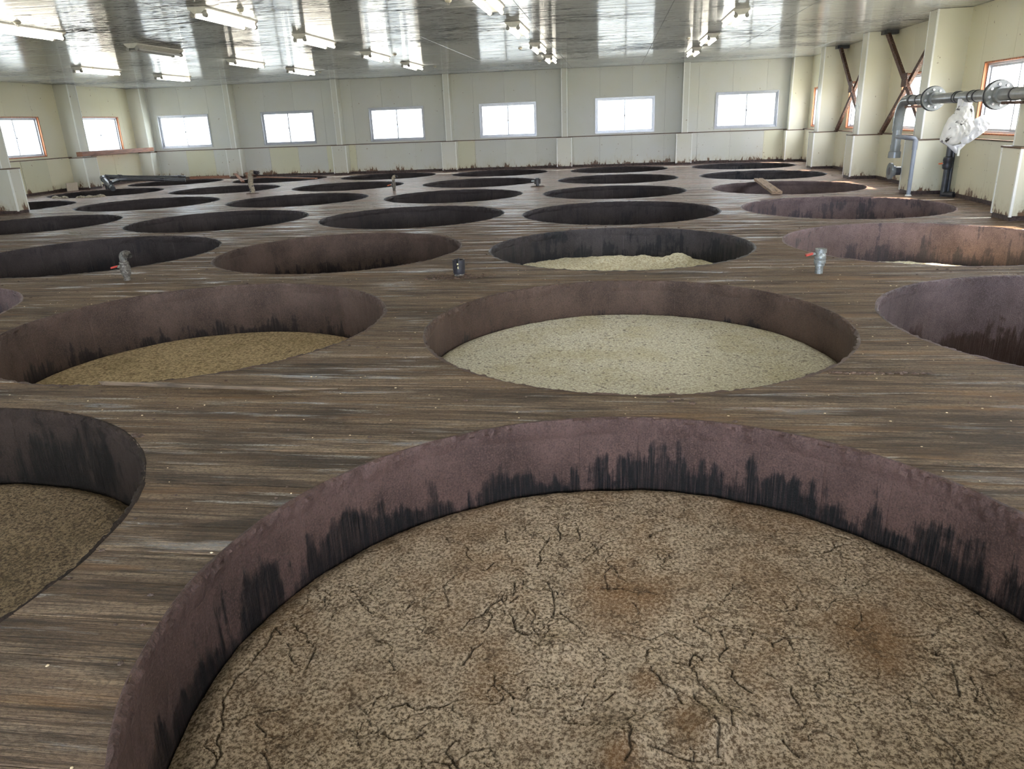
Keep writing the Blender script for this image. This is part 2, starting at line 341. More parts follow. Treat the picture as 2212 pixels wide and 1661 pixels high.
# ------------------------------------------------------------------ floor: planks cut round every opening
floor = empty('floor', kind='structure')
def cut_plank(y0, y1, x0, x1, zt, th, ch):
    cs = [(c[0], c[1], c[2] + .001) for c in VATS.values() if c[1] - c[2] - .001 < y1 and c[1] + c[2] + .001 > y0]
    lv = {y0, y0 + ch, y1 - ch, y1}
    for cx, cyy, R in cs:
        n = 180 if cyy < 3 else 100
        for k in range(n):
            y = cyy + R * math.sin(2 * math.pi * k / n)
            if y0 < y < y1: lv.add(round(y, 6))
        for y in (cyy - R, cyy + R):
            if y0 < y < y1: lv.add(y)
    lv = sorted(lv); lv = [l for i, l in enumerate(lv) if i == 0 or l - lv[i - 1] > 1e-5]
    mb = MB()
    def z(y): return zt if y0 + ch - 1e-7 <= y <= y1 - ch + 1e-7 else zt - ch * .8
    for a, b in zip(lv[:-1], lv[1:]):
        iv = []
        for cx, cyy, R in cs:
            if min(cyy + R, b) - max(cyy - R, a) > 1e-6:
                wa = math.sqrt(max(0, R * R - (a - cyy) ** 2)); wb = math.sqrt(max(0, R * R - (b - cyy) ** 2)); iv.append((cx, wa, wb))
        iv.sort(); L = (x0, x0)
        for it in iv + [None]:
            Rr = (x1, x1) if it is None else (it[0] - it[1], it[0] - it[2])
            la, lb, ra, rb = L[0], L[1], Rr[0], Rr[1]
            if ra > la or rb > lb:
                mb.add([(la, a, z(a)), (ra, a, z(a)), (rb, b, z(b)), (lb, b, z(b))], [(0, 1, 2, 3)])
                if it is not None:   # cut edges of the opening
                    mb.add([(ra, a, z(a)), (ra, a, zt - th), (rb, b, zt - th), (rb, b, z(b))], [(0, 1, 2, 3)])
                if L[0] != x0 or L[1] != x0:
                    mb.add([(la, a, z(a)), (la, a, zt - th), (lb, b, zt - th), (lb, b, z(b))], [(3, 2, 1, 0)])
            if it is not None: L = (it[0] + it[1], it[0] + it[2])
    return mb
y = YB; i = 0
PW = .054
while y < YF + .02:
    w = PW * random.uniform(.93, 1.07)
    y1 = min(y + w, YF + .03)
    x0 = XLN - .02 if y1 < YJ else XL - .02
    near = y < 3.4
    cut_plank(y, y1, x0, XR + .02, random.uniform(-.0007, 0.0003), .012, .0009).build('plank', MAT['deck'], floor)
    y = y1

# ------------------------------------------------------------------ vats
ORD = ['', 'first', 'second', 'third', 'fourth', 'fifth', 'sixth', 'seventh']
LOOK = {(1,0):('purple', -.110), (1,-1):('black', -.131), (2,0):('tan', -.089), (2,-1):('plain', -.136), (2,1):('mauve', None), (3,0):('blue', -.108), (3,1):('rough', -.147),
        (3,-1):('plain', None), (4,1):('rough', None), (5,1):('mauve', None), (2,-2):('rough', None), (4,0):('dark', None), (4,-1):('dark', None), (3,-2):('dark', None)}
TEXT = {'purple':'purple-brown', 'tan':'warm brown', 'plain':'dull brown', 'dark':'near-black', 'black':'black-brown', 'blue':'blue-black', 'rough':'rough mauve-grey', 'mauve':'mauve and brown'}
def ring_mesh(R, n, near, seed):
    a = np.linspace(0, 2 * np.pi, n, endpoint=False)
    ca, sa = np.cos(a), np.sin(a)
    k1 = fbm(ca * R * 14 + 30, sa * R * 14 + 30, 3, seed); k2 = fbm(ca * R * 70 + 60, sa * R * 70 + 60, 3, seed + 5); k3 = fbm(ca * R * 45, sa * R * 45 + 9, 3, seed + 9)
    prof = [(.0050, -.0008, 0), (.0022, .0006, .2), (-.0006, .0004, .7), (-.0022, -.0024, 1), (-.0026, -.0065, 1), (-.0024, -.0115, 1), (-.0016, -.018, .7), (.0008, -.028, 0)]
    v = np.zeros((len(prof), n, 3))
    for i, (dr, z, k) in enumerate(prof):
        k2 = fbm(ca * R * 95 + 60 + i * 3.1, sa * R * 95 + 60 + i * 1.7, 3, seed + 5); rr = R + dr * (.5 + 1.0 * k1) - k * .0095 * (k2 - .47)
        zz = z + k * (.0065 * (k2 - .5) + .003 * (k3 - .5))
        if i in (5, 6, 7): zz = zz - .014 * (k1 - .4)
        v[i, :, 0] = rr * ca; v[i, :, 1] = rr * sa; v[i, :, 2] = zz
    f = []
    for i in range(len(prof) - 1):
        for k in range(n): k2_ = (k + 1) % n; f.append((i * n + k, (i + 1) * n + k, (i + 1) * n + k2_, i * n + k2_))
    mb = MB(); mb.v = [tuple(p) for p in v.reshape(-1, 3)]; mb.f = f
    return mb
DEPTH = .55
for (row, c), (cx, cyy, R) in sorted(VATS.items()):
    look, mz = LOOK.get((row, c), ('dark' if row < 7 else 'dark', None))
    if row == 4 and c < -1 or row >= 5 and c < 1: look = 'dark'
    if row == 6 and c == 1 or row == 7 and c == 1: look = 'blue'
    st_ = {None: 'standing empty and dark inside'}.get(mz, 'filled with mash')
    k = 2 - c
    if (row, c) == (1, 0): lb = 'largest round vat in the foreground, purple-brown wall streaked black, full of cracked mash'
    elif row == 7 and c == 1: lb = 'dark vat in the far right corner of the floor'
    else: lb = '%s round vat%s, %s row from viewer, %s from right wall' % (TEXT[look], ' with mash' if mz else ' without visible mash', ORD[row], ORD[k])
    t = empty('sunken_vat', (cx, cyy, -DEPTH), 0, lb, 'vat', 'round sunken vats let into the plank floor')
    N = 32; th = .020; dz = DEPTH
    mb = MB(); da = 2 * math.pi / N; g = .00012 / R
    angs = [-da / 2 + g, -da / 2 + g + .005, -da / 6, da / 6, da / 2 - g - .005, da / 2 - g]; dr = [.0003, 0, 0, 0, 0, .0003]
    for z in (0, dz - .012):
        for a_, d_ in zip(angs, dr): mb.v.append(((R + d_) * math.cos(a_), (R + d_) * math.sin(a_), z))
        for a_ in angs: mb.v.append(((R + th) * math.cos(a_), (R + th) * math.sin(a_), z))
    for i in range(5):
        mb.f += [(i, i + 1, 13 + i, 12 + i), (6 + i, 18 + i, 19 + i, 7 + i), (12 + i, 13 + i, 19 + i, 18 + i)]
    mb.f += [(0, 12, 18, 6), (5, 11, 23, 17)]
    me = mb.mesh('stave'); me.materials.append(ST[look])
    ro = random.uniform(0, .2)
    for j in range(N):
        o = bpy.data.objects.new('stave', me); COL.objects.link(o); o.parent = t; o.rotation_euler = (0, 0, ro + da * j)
    near = row <= 2
    ring_mesh(R, 1400 if row == 1 and c == 0 else 800 if row <= 2 else 320 if row < 5 else 180, near, row * 7 + c).build('mud_rim', ST[look], t, True, loc=(0, 0, DEPTH))
    MB().lathe([(R + .01, -.01), (R + .01, 0.0)], 48).build('vat_bottom', ST['dark'], t)

# ------------------------------------------------------------------ mash
def mash(key, res, mat, label, z, amp=1.0, cracks=0, mound=(), explicit=(), moist_flare=()):
    cx, cyy, R = VATS[key]; R = R - .0012
    gr = np.linspace(-1, 1, res)
    # concentric mapping of the square onto the disc
    A, B = np.meshgrid(gr, gr, indexing='ij')
    X = A * np.sqrt(1 - B * B / 2) * R; Y = B * np.sqrt(1 - A * A / 2) * R
    xm, ym = (X + cx) * S, (Y + cyy) * S
    h = .020 * (fbm(xm * 1.6, ym * 1.6, 3, 1) - .5) + .012 * (fbm(xm * 9, ym * 9, 4, 5) - .5) + .0045 * (fbm(xm * 55, ym * 55, 3, 9) - .5)
    h *= amp
    # cracks: stamped random walks on a fine raster, then sampled at the vertices
    n = 1100; ras = np.zeros((n, n), np.float32); px = 2 * R / n
    def walk(P, wd):
        for (ax, ay), (bx, by) in zip(P[:-1], P[1:]):
            L = math.hypot(bx - ax, by - ay); k = max(2, int(L / px / .7))
            for i in range(k):
                t_ = i / k; x0_ = ax + (bx - ax) * t_; y0_ = ay + (by - ay) * t_
                x0_ += .007 * (float(vnoise(x0_ * 90, y0_ * 90, 3)) - .5); y0_ += .007 * (float(vnoise(x0_ * 90, y0_ * 90, 8)) - .5)
                w = wd * (.35 + 1.1 * float(vnoise(x0_ * 60, y0_ * 60, 13)))
                ci = (x0_ - cx + R) / px; cj = (y0_ - cyy + R) / px; r = w / px; q = int(r) + 2
                i0, i1, j0, j1 = max(0, int(ci) - q), min(n, int(ci) + q + 1), max(0, int(cj) - q), min(n, int(cj) + q + 1)
                if i0 >= i1 or j0 >= j1: continue
                ii, jj = np.ogrid[i0:i1, j0:j1]
                ras[i0:i1, j0:j1] = np.maximum(ras[i0:i1, j0:j1], np.clip(1.25 - np.hypot(ii - ci, jj - cj) / (r + .4), 0, 1))
    rg = random.Random(5)
    for P in explicit: walk(P, .0009)
    for _ in range(int(cracks)):
        a_ = rg.random() * 6.283; r_0 = R * math.sqrt(rg.random()) * .95; x_, y_ = cx + r_0 * math.cos(a_), cyy + r_0 * math.sin(a_)
        hd = rg.choice((1.0, 2.1, -.9)) + rg.gauss(0, .5); P = [(x_, y_)]
        for i in range(rg.randint(2, 9)):
            hd += rg.gauss(0, .45); x_ += .008 * math.cos(hd); y_ += .008 * math.sin(hd); P.append((x_, y_))
        walk(P, rg.uniform(.0002, .0005))
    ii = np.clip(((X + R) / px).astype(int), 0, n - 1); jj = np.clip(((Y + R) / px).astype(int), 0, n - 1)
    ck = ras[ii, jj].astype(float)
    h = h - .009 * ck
    ms = np.zeros_like(h)
    for (mx, my, mr, mv) in moist_flare:
        d = np.hypot(X + cx - mx, (Y + cyy - my) * .75) / mr * (.7 + .6 * fbm(xm * 4, ym * 4, 4, 51)); ms = np.maximum(ms, mv * np.clip(1.4 - d, 0, 1))
    for (mx, my, mr, mhh) in mound:
        d = np.hypot(X + cx - mx, Y + cyy - my) / mr
        h = h + mhh * np.exp(-d * d) * (.6 + .9 * fbm(xm * 7, ym * 7, 4, 77))
    rr = np.hypot(X, Y) / R
    h = h - .030 * np.clip((rr - .93) / .07, 0, 1) ** 2
    Z = z * S + h
    v = np.stack([X * S, Y * S, Z + 0 * X], -1).reshape(-1, 3)
    idx = np.arange(res * res).reshape(res, res)
    q = np.stack([idx[:-1, :-1], idx[1:, :-1], idx[1:, 1:], idx[:-1, 1:]], -1).reshape(-1, 4)
    me = bpy.data.meshes.new('mash')
    me.vertices.add(len(v)); me.vertices.foreach_set('co', v.ravel())
    me.loops.add(q.size); me.loops.foreach_set('vertex_index', q.ravel())
    me.polygons.add(len(q)); me.polygons.foreach_set('loop_start', np.arange(0, q.size, 4)); me.polygons.foreach_set('use_smooth', np.ones(len(q), bool))
    me.update(calc_edges=True)
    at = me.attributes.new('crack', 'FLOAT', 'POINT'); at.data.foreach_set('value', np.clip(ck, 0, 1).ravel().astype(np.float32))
    at = me.attributes.new('moist_flare', 'FLOAT', 'POINT'); at.data.foreach_set('value', ms.ravel().astype(np.float32))
    me.materials.append(mat)
    o = bpy.data.objects.new('mash', me); COL.objects.link(o); o.location = (cx * S, cyy * S, 0)
    return tag(o, label, 'mash', kind='stuff')
CRACKS = [[(-0.373,0.657),(-0.374,0.618),(-0.377,0.589),(-0.379,0.568),(-0.375,0.543),(-0.367,0.516),(-0.358,0.503),(-0.356,0.492),(-0.347,0.479),(-0.347,0.461)],[(-0.314,0.484),(-0.302,0.476),(-0.291,0.466)],[(-0.316,0.623),(-0.312,0.605),(-0.311,0.588)],[(-0.372,0.657),(-0.362,0.642)],[(-0.229,0.612),(-0.22,0.599)],[(-0.241,0.541),(-0.226,0.538)],[(-0.207,0.543),(-0.198,0.554),(-0.183,0.548),(-0.157,0.555),(-0.141,0.562)],[(-0.21,0.516),(-0.19,0.509),(-0.178,0.511),(-0.165,0.52)],[(-0.145,0.499),(-0.133,0.49),(-0.125,0.482)],[(-0.137,0.649),(-0.144,0.63),(-0.149,0.615)],[(-0.116,0.762),(-0.116,0.739),(-0.133,0.719),(-0.15,0.696),(-0.161,0.683),(-0.167,0.67)],[(-0.11,0.734),(-0.116,0.72)],[(-0.136,0.706),(-0.133,0.685),(-0.139,0.668)],[(-0.088,0.71),(-0.084,0.689),(-0.079,0.681)],[(-0.08,0.77),(-0.068,0.752),(-0.067,0.724),(-0.066,0.699)],[(-0.144,0.879),(-0.136,0.845)],[(-0.083,0.866),(-0.091,0.825),(-0.092,0.799)],[(-0.07,0.903),(-0.07,0.861)],[(-0.159,0.779),(-0.148,0.8)],[(-0.114,0.703),(-0.101,0.672),(-0.091,0.666),(-0.069,0.665),(-0.058,0.663)],[(-0.056,0.708),(-0.039,0.685),(-0.024,0.67)],[(0.049,0.875),(0.065,0.894),(0.07,0.898)],[(-0.037,0.808),(-0.026,0.825),(-0.012,0.848),(0.006,0.863)],[(0.014,0.678),(0.028,0.675),(0.04,0.668),(0.061,0.68),(0.074,0.671),(0.088,0.661)],[(0.037,0.631),(0.04,0.653),(0.052,0.661)],[(0.043,0.625),(0.045,0.615),(0.055,0.597),(0.063,0.582),(0.069,0.571)],[(0.064,0.632),(0.076,0.628),(0.08,0.622),(0.085,0.615),(0.089,0.603),(0.096,0.588),(0.103,0.577),(0.111,0.571)],[(0.079,0.628),(0.085,0.65),(0.092,0.636)],[(0.079,0.585),(0.084,0.572),(0.089,0.561),(0.093,0.547),(0.097,0.534),(0.093,0.513)],[(0.093,0.692),(0.105,0.682),(0.104,0.67)],[(0.121,0.69),(0.12,0.667),(0.123,0.66),(0.114,0.649),(0.112,0.638)],[(0.117,0.633),(0.121,0.629),(0.121,0.619),(0.125,0.613),(0.13,0.6),(0.136,0.596)],[(0.111,0.566),(0.11,0.552),(0.11,0.541)],[(0.156,0.625),(0.166,0.616)],[(0.193,0.587),(0.201,0.584)],[(0.034,0.513),(0.054,0.51),(0.073,0.507),(0.094,0.508)],[(0.017,0.538),(0.019,0.511),(0.014,0.499)],[(-0.007,0.57),(0.002,0.583)],[(0.288,0.903),(0.313,0.88),(0.335,0.862),(0.35,0.847)],[(0.26,0.851),(0.287,0.869),(0.307,0.879)],[(0.392,0.761),(0.401,0.737),(0.408,0.721),(0.41,0.692),(0.416,0.678)],[(0.377,0.76),(0.382,0.743)],[(0.338,0.654),(0.33,0.624),(0.329,0.612)],[(0.349,0.635),(0.347,0.62),(0.338,0.604)],[(0.274,0.601),(0.289,0.596),(0.302,0.589),(0.31,0.584)],[(0.354,0.626),(0.35,0.59)],[(0.284,0.573),(0.296,0.553),(0.298,0.523)],[(0.152,0.539),(0.16,0.52)],[(0.212,0.545),(0.218,0.525)],[(-0.374,0.858),(-0.336,0.885)],[(-0.227,0.721),(-0.24,0.685)],[(-0.338,0.712),(-0.334,0.686)]]
mm1 = mat_mash('mash_foreground', (.62, .495, .355), (.115, .072, .033), (.080, .046, .018), .532, (.26, .125, .040), .45, 82, 13)
mm2 = mat_mash('mash_cream', (.92, .90, .74), (.50, .44, .30), (.075, .040, .015), .585, (.60, .53, .25), .5, 60, 27, 3, .6)
mm3 = mat_mash('mash_tan', (.68, .55, .34), (.25, .175, .095), (.11, .065, .025), .57, (.28, .22, .09), .4, 42, 11)
mm4 = mat_mash('mash_olive', (.40, .30, .18), (.075, .048, .026), (.040, .026, .012), .540, (.12, .09, .04), .5, 70, 22)
mm5 = mat_mash('mash_pale', (.95, .92, .74), (.58, .50, .30), (.26, .18, .08), .62, (.60, .54, .30), .3, 34, 9)
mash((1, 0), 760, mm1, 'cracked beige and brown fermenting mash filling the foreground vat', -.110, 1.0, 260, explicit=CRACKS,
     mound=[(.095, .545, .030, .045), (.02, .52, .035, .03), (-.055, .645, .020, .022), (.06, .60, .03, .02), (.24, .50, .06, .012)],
     moist_flare=[(.01, .74, .05, .8), (.244, .962, .05, .55), (.273, .695, .045, .9), (.21, 1.0, .06, .6), (-.12, .584, .03, .5), (.07, .545, .02, .8), (-.30, .89, .05, .35), (.035, .60, .015, .7), (.01, .50, .02, .9)])
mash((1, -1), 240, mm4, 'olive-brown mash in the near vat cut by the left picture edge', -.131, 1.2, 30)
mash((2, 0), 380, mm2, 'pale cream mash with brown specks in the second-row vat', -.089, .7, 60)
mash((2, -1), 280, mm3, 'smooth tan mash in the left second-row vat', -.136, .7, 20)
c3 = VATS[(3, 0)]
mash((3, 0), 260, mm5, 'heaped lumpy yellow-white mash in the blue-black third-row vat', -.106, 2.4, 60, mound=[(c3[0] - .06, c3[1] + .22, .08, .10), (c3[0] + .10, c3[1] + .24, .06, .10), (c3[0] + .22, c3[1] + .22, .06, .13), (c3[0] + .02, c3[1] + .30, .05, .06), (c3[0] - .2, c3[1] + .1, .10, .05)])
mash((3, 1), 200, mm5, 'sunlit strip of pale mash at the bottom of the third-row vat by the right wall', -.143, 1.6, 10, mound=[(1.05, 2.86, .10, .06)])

# ------------------------------------------------------------------ ceiling panels
ceiling = empty('ceiling', (0, 0, CH), kind='structure')
cz = 0
xs = sorted({XL - .03, XR + .03, *[-.375 + .6 * k for k in range(-7, 4) if XL < -.375 + .6 * k < XR]})
ys = [YB - .03]; k = 3.098 - .2765 * 20
while k < YF:
    if k > YB + .1: ys.append(k)
    k += .2765
ys.append(YF + .03)
for a, b in zip(xs[:-1], xs[1:]):
    for c_, d_ in zip(ys[:-1], ys[1:]):
        if b <= XLN - .02 and d_ < YJ - .05: continue
        g = .0007; dz = random.uniform(0, .0006)
        MB().bbox((a + g, -d_ + g, -.012), (b - g, -c_ - g, 0 - dz), .0010, mp=lambda x, y, z: (x, -y, -z)).build('panel', MAT['ceil'], ceiling)
MB().box((XL - .1, YB - .1, .012), (XR + .1, YF + .1, .03)).build('roof_deck', MAT['seam'], ceiling)

# ------------------------------------------------------------------ walls
mpF = lambda off: (lambda a, d, z: (a, off + d, z))          # far wall: d grows outwards
mpB = lambda off: (lambda a, d, z: (a, off - d, z))
mpR = lambda off: (lambda a, d, z: (off + d, a, z))
mpL = lambda off: (lambda a, d, z: (off - d, a, z))
WZ0, WZ1, DZ = .283, .588, .268                # window bottom, top, dado ledge height
WT = .035
def grid_minus(a0, a1, z0, z1, holes):
    xs_ = sorted({a0, a1, *[h for w in holes for h in (w[0], w[1]) if a0 < h < a1]}); zs_ = sorted({z0, z1, *[h for w in holes for h in (w[2], w[3]) if z0 < h < z1]})
    out = []
    for i in range(len(xs_) - 1):
        col = []
        for j in range(len(zs_) - 1):
            mx, mz = (xs_[i] + xs_[i + 1]) / 2, (zs_[j] + zs_[j + 1]) / 2
            if any(w[0] < mx < w[1] and w[2] < mz < w[3] for w in holes): continue
            if col and abs(col[-1][3] - zs_[j]) < 1e-9: col[-1] = (xs_[i], xs_[i + 1], col[-1][2], zs_[j + 1])
            else: col.append((xs_[i], xs_[i + 1], zs_[j], zs_[j + 1]))
        out += col
    return out
wincount = 0
def window(w, mk, plane, jamb_mat, frost=False, tag_=''):
    """sliding aluminium window in the opening w=(a0,a1,z0,z1)"""
    global wincount
    wincount += 1; a0, a1, z0, z1 = w; mp = mk(plane)
    e = empty('window_%d' % wincount, (0, 0, 0), kind='structure')
    m = MB(); t = .007
    for (p, q, r, s_) in ((a0, a0 + t, z0, z1), (a1 - t, a1, z0, z1), (a0 + t, a1 - t, z0, z0 + t), (a0 + t, a1 - t, z1 - t, z1)): m.box((p, -.006, r), (q, WT, s_), mp)
    m.build('jamb', jamb_mat, e)
    m = MB(); f = .009; A0, A1, B0, B1 = a0 + t, a1 - t, z0 + t, z1 - t
    for (p, q, r, s_) in ((A0, A0 + f, B0, B1), (A1 - f, A1, B0, B1), (A0 + f, A1 - f, B0, B0 + f), (A0 + f, A1 - f, B1 - f, B1)): m.box((p, .008, r), (q, .030, s_), mp)
    m.build('window_frame', MAT['alu'], e)
    mid = (A0 + A1) / 2; sw = .009
    for k, (p, q, d0) in enumerate(((A0 + f, mid + sw * .6, .012), (mid - sw * .6, A1 - f, .020))):
        m = MB(); b0, b1 = B0 + f, B1 - f
        for (r, s_, t0, t1) in ((p, p + sw, b0, b1), (q - sw, q, b0, b1), (p + sw, q - sw, b0, b0 + sw), (p + sw, q - sw, b1 - sw, b1)): m.box((r, d0, t0), (s_, d0 + .007, t1), mp)
        so = m.build('sash', MAT['alu'], e)
        MB().box((p + sw, d0 + .003, b0 + sw), (q - sw, d0 + .004, b1 - sw), mp).build('pane', MAT[('panec' if frost == 'clear' else 'pane2') if (k == 1) != (frost is True) else ('panec' if frost == 'clear' else 'pane')], so)
    zz = (B0 + B1) / 2 - .01
    MB().box((mid - .004, .004, zz), (mid + .006, .012, zz + .012), mp).build('latch', MAT['black'], e)
    portal(w, mp)
def portal(w, mp):
    a0, a1, z0, z1 = w
    ld = bpy.data.lights.new('window_portal', 'AREA'); ld.shape = 'RECTANGLE'; ld.size = (a1 - a0) * S; ld.size_y = (z1 - z0) * S; ld.cycles.is_portal = True
    lo = bpy.data.objects.new('window_portal', ld); COL.objects.link(lo)
    c = Vector(mp((a0 + a1) / 2, .034, (z0 + z1) / 2)); inn = Vector(mp((a0 + a1) / 2, -1, (z0 + z1) / 2)) - c
    lo.location = c * S; lo.rotation_mode = 'QUATERNION'; lo.rotation_quaternion = inn.to_track_quat('-Z', 'Z')
def screws(parent, pts, mp, d=-.0006):
    m = MB()
    for a, z in pts:
        v = [mp(a + .0016 * math.cos(k * math.pi / 3), d - .0006, z + .0016 * math.sin(k * math.pi / 3)) for k in range(6)]
        m.add(v, [(0, 1, 2, 3, 4, 5)])
    tag(m.build('screw_heads', MAT['seam'], parent), kind='stuff')
def wall(name, mk, plane, a0, a1, wins, flip, pw=.2845, frost=False, jm='jamb', dado_off=.028, added_doors=(), wm='wall'):
    wd = list(wins) + list(added_doors); root = empty(name, kind='structure'); mp = mk(plane); mpd = mk(plane - dado_off if mk in (mpF, mpR) else plane + dado_off)
    # upper panels
    m = MB()
    seams = [a0]; k = a0 + pw * .6
    while k < a1 - .05: seams.append(k); k += pw
    seams.append(a1); pts = []
    for p, q in zip(seams[:-1], seams[1:]):
        g = .0006; m = MB()
        for (r, s_, t0, t1) in grid_minus(p + g, q - g, DZ, CH, wd): m.box((r, 0, t0), (s_, .012, t1), mp)
        m.build('panel', MAT[wm], root, flip=flip)
        for z_ in (CH - .018, DZ + .02): pts += [(p + .012, z_), (q - .012, z_), ((p + q) / 2, z_)]
    for w in wins: pts += [(w[0] + (w[1] - w[0]) * t, w[3] + .012) for t in (.1, .35, .38, .65, .9)]
    m = MB()
    for (r, s_, t0, t1) in grid_minus(a0, a1, -.02, CH + .01, wd): m.box((r, .012, t0), (s_, WT, t1), mp)
    m.build('wall_core', MAT['seam'], root, flip=flip)
    screws(root, [q for q in pts if not any(w[0] < q[0] < w[1] and w[2] < q[1] < w[3] for w in wins)], mp)
    # dado panels, ledge and kerb
    pts = []
    for p, q in zip(seams[:-1], seams[1:]):
        g = .0006; dd = random.choice((0, 0, .002)); mt = MAT[random.choice((wm, wm, 'wall2'))]
        zb = .018 + random.uniform(0, .006)
        if any(w[0] < (p + q) / 2 < w[1] for w in added_doors): continue
        MB().box((p + g, -dd, zb), (q - g, .010, DZ - .006), mpd).build('dado_panel', mt, root, flip=flip)
        for z_ in (DZ - .018, .14): pts += [(p + .010, z_), (q - .010, z_), ((p + q) / 2, z_)]
    screws(root, pts, mpd, -.003)
    runs = []; k = a0
    for w in sorted(added_doors): runs.append((k, w[0])); k = w[1]
    runs.append((k, a1))
    for (b0, b1) in runs:
        MB().box((b0, -.006, DZ - .006), (b1, dado_off, DZ), mpd).build('ledge', MAT['ledge'], root, flip=flip)
        MB().box((b0, .004, -.004), (b1, dado_off + .02, .030), mpd).build('kerb', MAT['kerb'], root, flip=flip)
    for i, w in enumerate(added_doors):
        d = empty('added_door_%d' % (i + 1), kind='structure'); m = MB()
        for (p, q, r, s_) in ((w[0] - .02, w[0] + .012, 0, w[3] + .02), (w[1] - .012, w[1] + .02, 0, w[3] + .02), (w[0], w[1], w[3] - .01, w[3] + .02)): m.box((p, -.01, r), (q, WT + .005, s_), mp)
        m.build('added_door_frame', MAT['jamb'], d); portal(w, mp)
    for w in wins: window(w, mk, plane, MAT[jm], frost)
    return root
sc = YF / 7.06
FW = [(-4.345 * sc, -3.826 * sc, WZ0 + .004, WZ1), (-3.300 * sc, -2.780 * sc, WZ0 + .002, WZ1 - .004), (-2.250 * sc, -1.730 * sc, WZ0, WZ1 - .008), (-1.216 * sc, -.697 * sc, WZ0 - .002, WZ1 - .012), (-.173 * sc, .348 * sc, WZ0, WZ1 - .006), (.866 * sc, 1.392 * sc, WZ0 + .004, WZ1)]
wall('wall_far', mpF, YF, XL, XR, FW, False, jm='alu')
RW = [(yc - .005, yc + .585, WZ0, WZ1) for yc in (-.78, .22, 1.22, 2.22, 3.24, 4.235, 5.26, 6.26)]
wall('wall_right', mpR, XR, YB, YF, RW, True, frost='clear', wm='wall_warmlit')
LW = [(5.235, 5.765, WZ0, WZ1), (6.235, 6.785, WZ0, WZ1), (4.40, 4.80, WZ0, WZ1)]
wall('wall_left', mpL, XL, YJ - .10, YF, LW, False, wm='wall_warmlit')
LN = [(yc, yc + .55, WZ0, WZ1) for yc in (-.78, .22, 1.22, 2.22, 3.24)]
wall('wall_left_near', mpL, XLN, YB, YJ - .10, LN, False)
BW = [(xc, xc + .55, WZ0, WZ1) for xc in (-3.3, -2.6)]
ADDED_DOORS = [(-1.75, -.20, 0, .74), (-.05, 1.50, 0, .74)]  # open doorways added behind the camera, unseen, to light the foreground
wall('wall_back', mpB, YB, XLN, XR, BW, True, added_doors=ADDED_DOORS)
ret = empty('wall_return', kind='structure')
MB().box((XL, YJ - .135, -.02), (XLN, YJ - .10, CH)).build('panel', MAT['wall'], ret)
out = MB().box((-60, -60, -1.02), (60, 60, -1.0)).build('ground_outside', MAT['ground']); tag(out, kind='structure')

# ------------------------------------------------------------------ pilasters (setting: trim)
trimn = 0
def pilaster(cu, w, d_up, d_lo, wl, mk, plane, flip, lowz=.262, low=True):
    """a = near edge of the upper casing, w its width, d_* how far it stands out of the wall"""
    global trimn
    trimn += 1; e = empty('trim_%d' % trimn, kind='structure'); mp = mk(plane); pm = MAT['trim_warmlit' if mk is mpR else 'trim']
    a0, a1 = cu, cu + w
    MB().box((a0, -d_up, lowz), (a1, 0, CH - .001), mp).build('upper_casing', pm, e, flip=flip)
    m = MB(); t = .0075
    for a in (a0 - .001, a1 - t + .001): m.box((a, -d_up - .0016, lowz), (a + t, -d_up + .006, CH - .001), mp)
    m.build('corner_strip', MAT['trimw'], e, flip=flip)
    b0, b1 = cu - wl[0], cu + w + wl[1]
    MB().box((b0, -d_lo, .018), (b1, 0, lowz - .006), mp).build('lower_casing', pm, e, flip=flip)
    m = MB(); t = .008
    for a in (b0 - .0012, b1 - t + .0012): m.box((a, -d_lo - .002, .014), (a + t, -d_lo + .007, lowz - .006), mp)
    m.build('corner_strip', MAT['trimw'], e, flip=flip)
    MB().box((b0 - .003, -d_lo - .004, lowz - .006), (b1 + .003, 0, lowz), mp).build('ledge', MAT['ledge'], e, flip=flip)
    MB().box((b0 + .003, -d_lo + .003, -.004), (b1 - .003, 0, .030), mp).build('kerb', MAT['kerb'], e, flip=flip)
    screws(e, [(b0 + .012, .24), (b1 - .012, .24), (b0 + .012, .13), (b1 - .012, .13), (a0 + .012, .5), (a0 + .012, .75)], mk(plane - (d_lo if mk in (mpF, mpR) else -d_lo)), -.003)
    return e
for x in (-3.644, -2.588, -1.536, -.472, .586):
    k = 6.99 / 7.06; pilaster(x * k, .053, .100, .125, (.045, .038), mpF, YF, False, .268)
for yy in (-.96, .04, 1.04, 2.04, 3.04, 4.04, 5.05, 6.02): pilaster(yy, .10, .150, .180, (.03, .015), mpR, XR, True)
pilaster(6.985, .10, .150, .175, (.03, 0), mpR, XR, True)
pilaster(6.01, .105, .130, .160, (.03, .03), mpL, XL, False); pilaster(6.985, .10, .133, .155, (.03, 0), mpL, XL, False); pilaster(5.01, .105, .13, .16, (.03, .03), mpL, XL, False)
for yy in (-.9, .1, 1.1, 2.1, 3.1): pilaster(yy, .10, .08, .12, (.02, .02), mpL, XLN, False)
pilaster(4.145, .075, .10, .155, (.015, .0), mpL, XLN, False, .262)

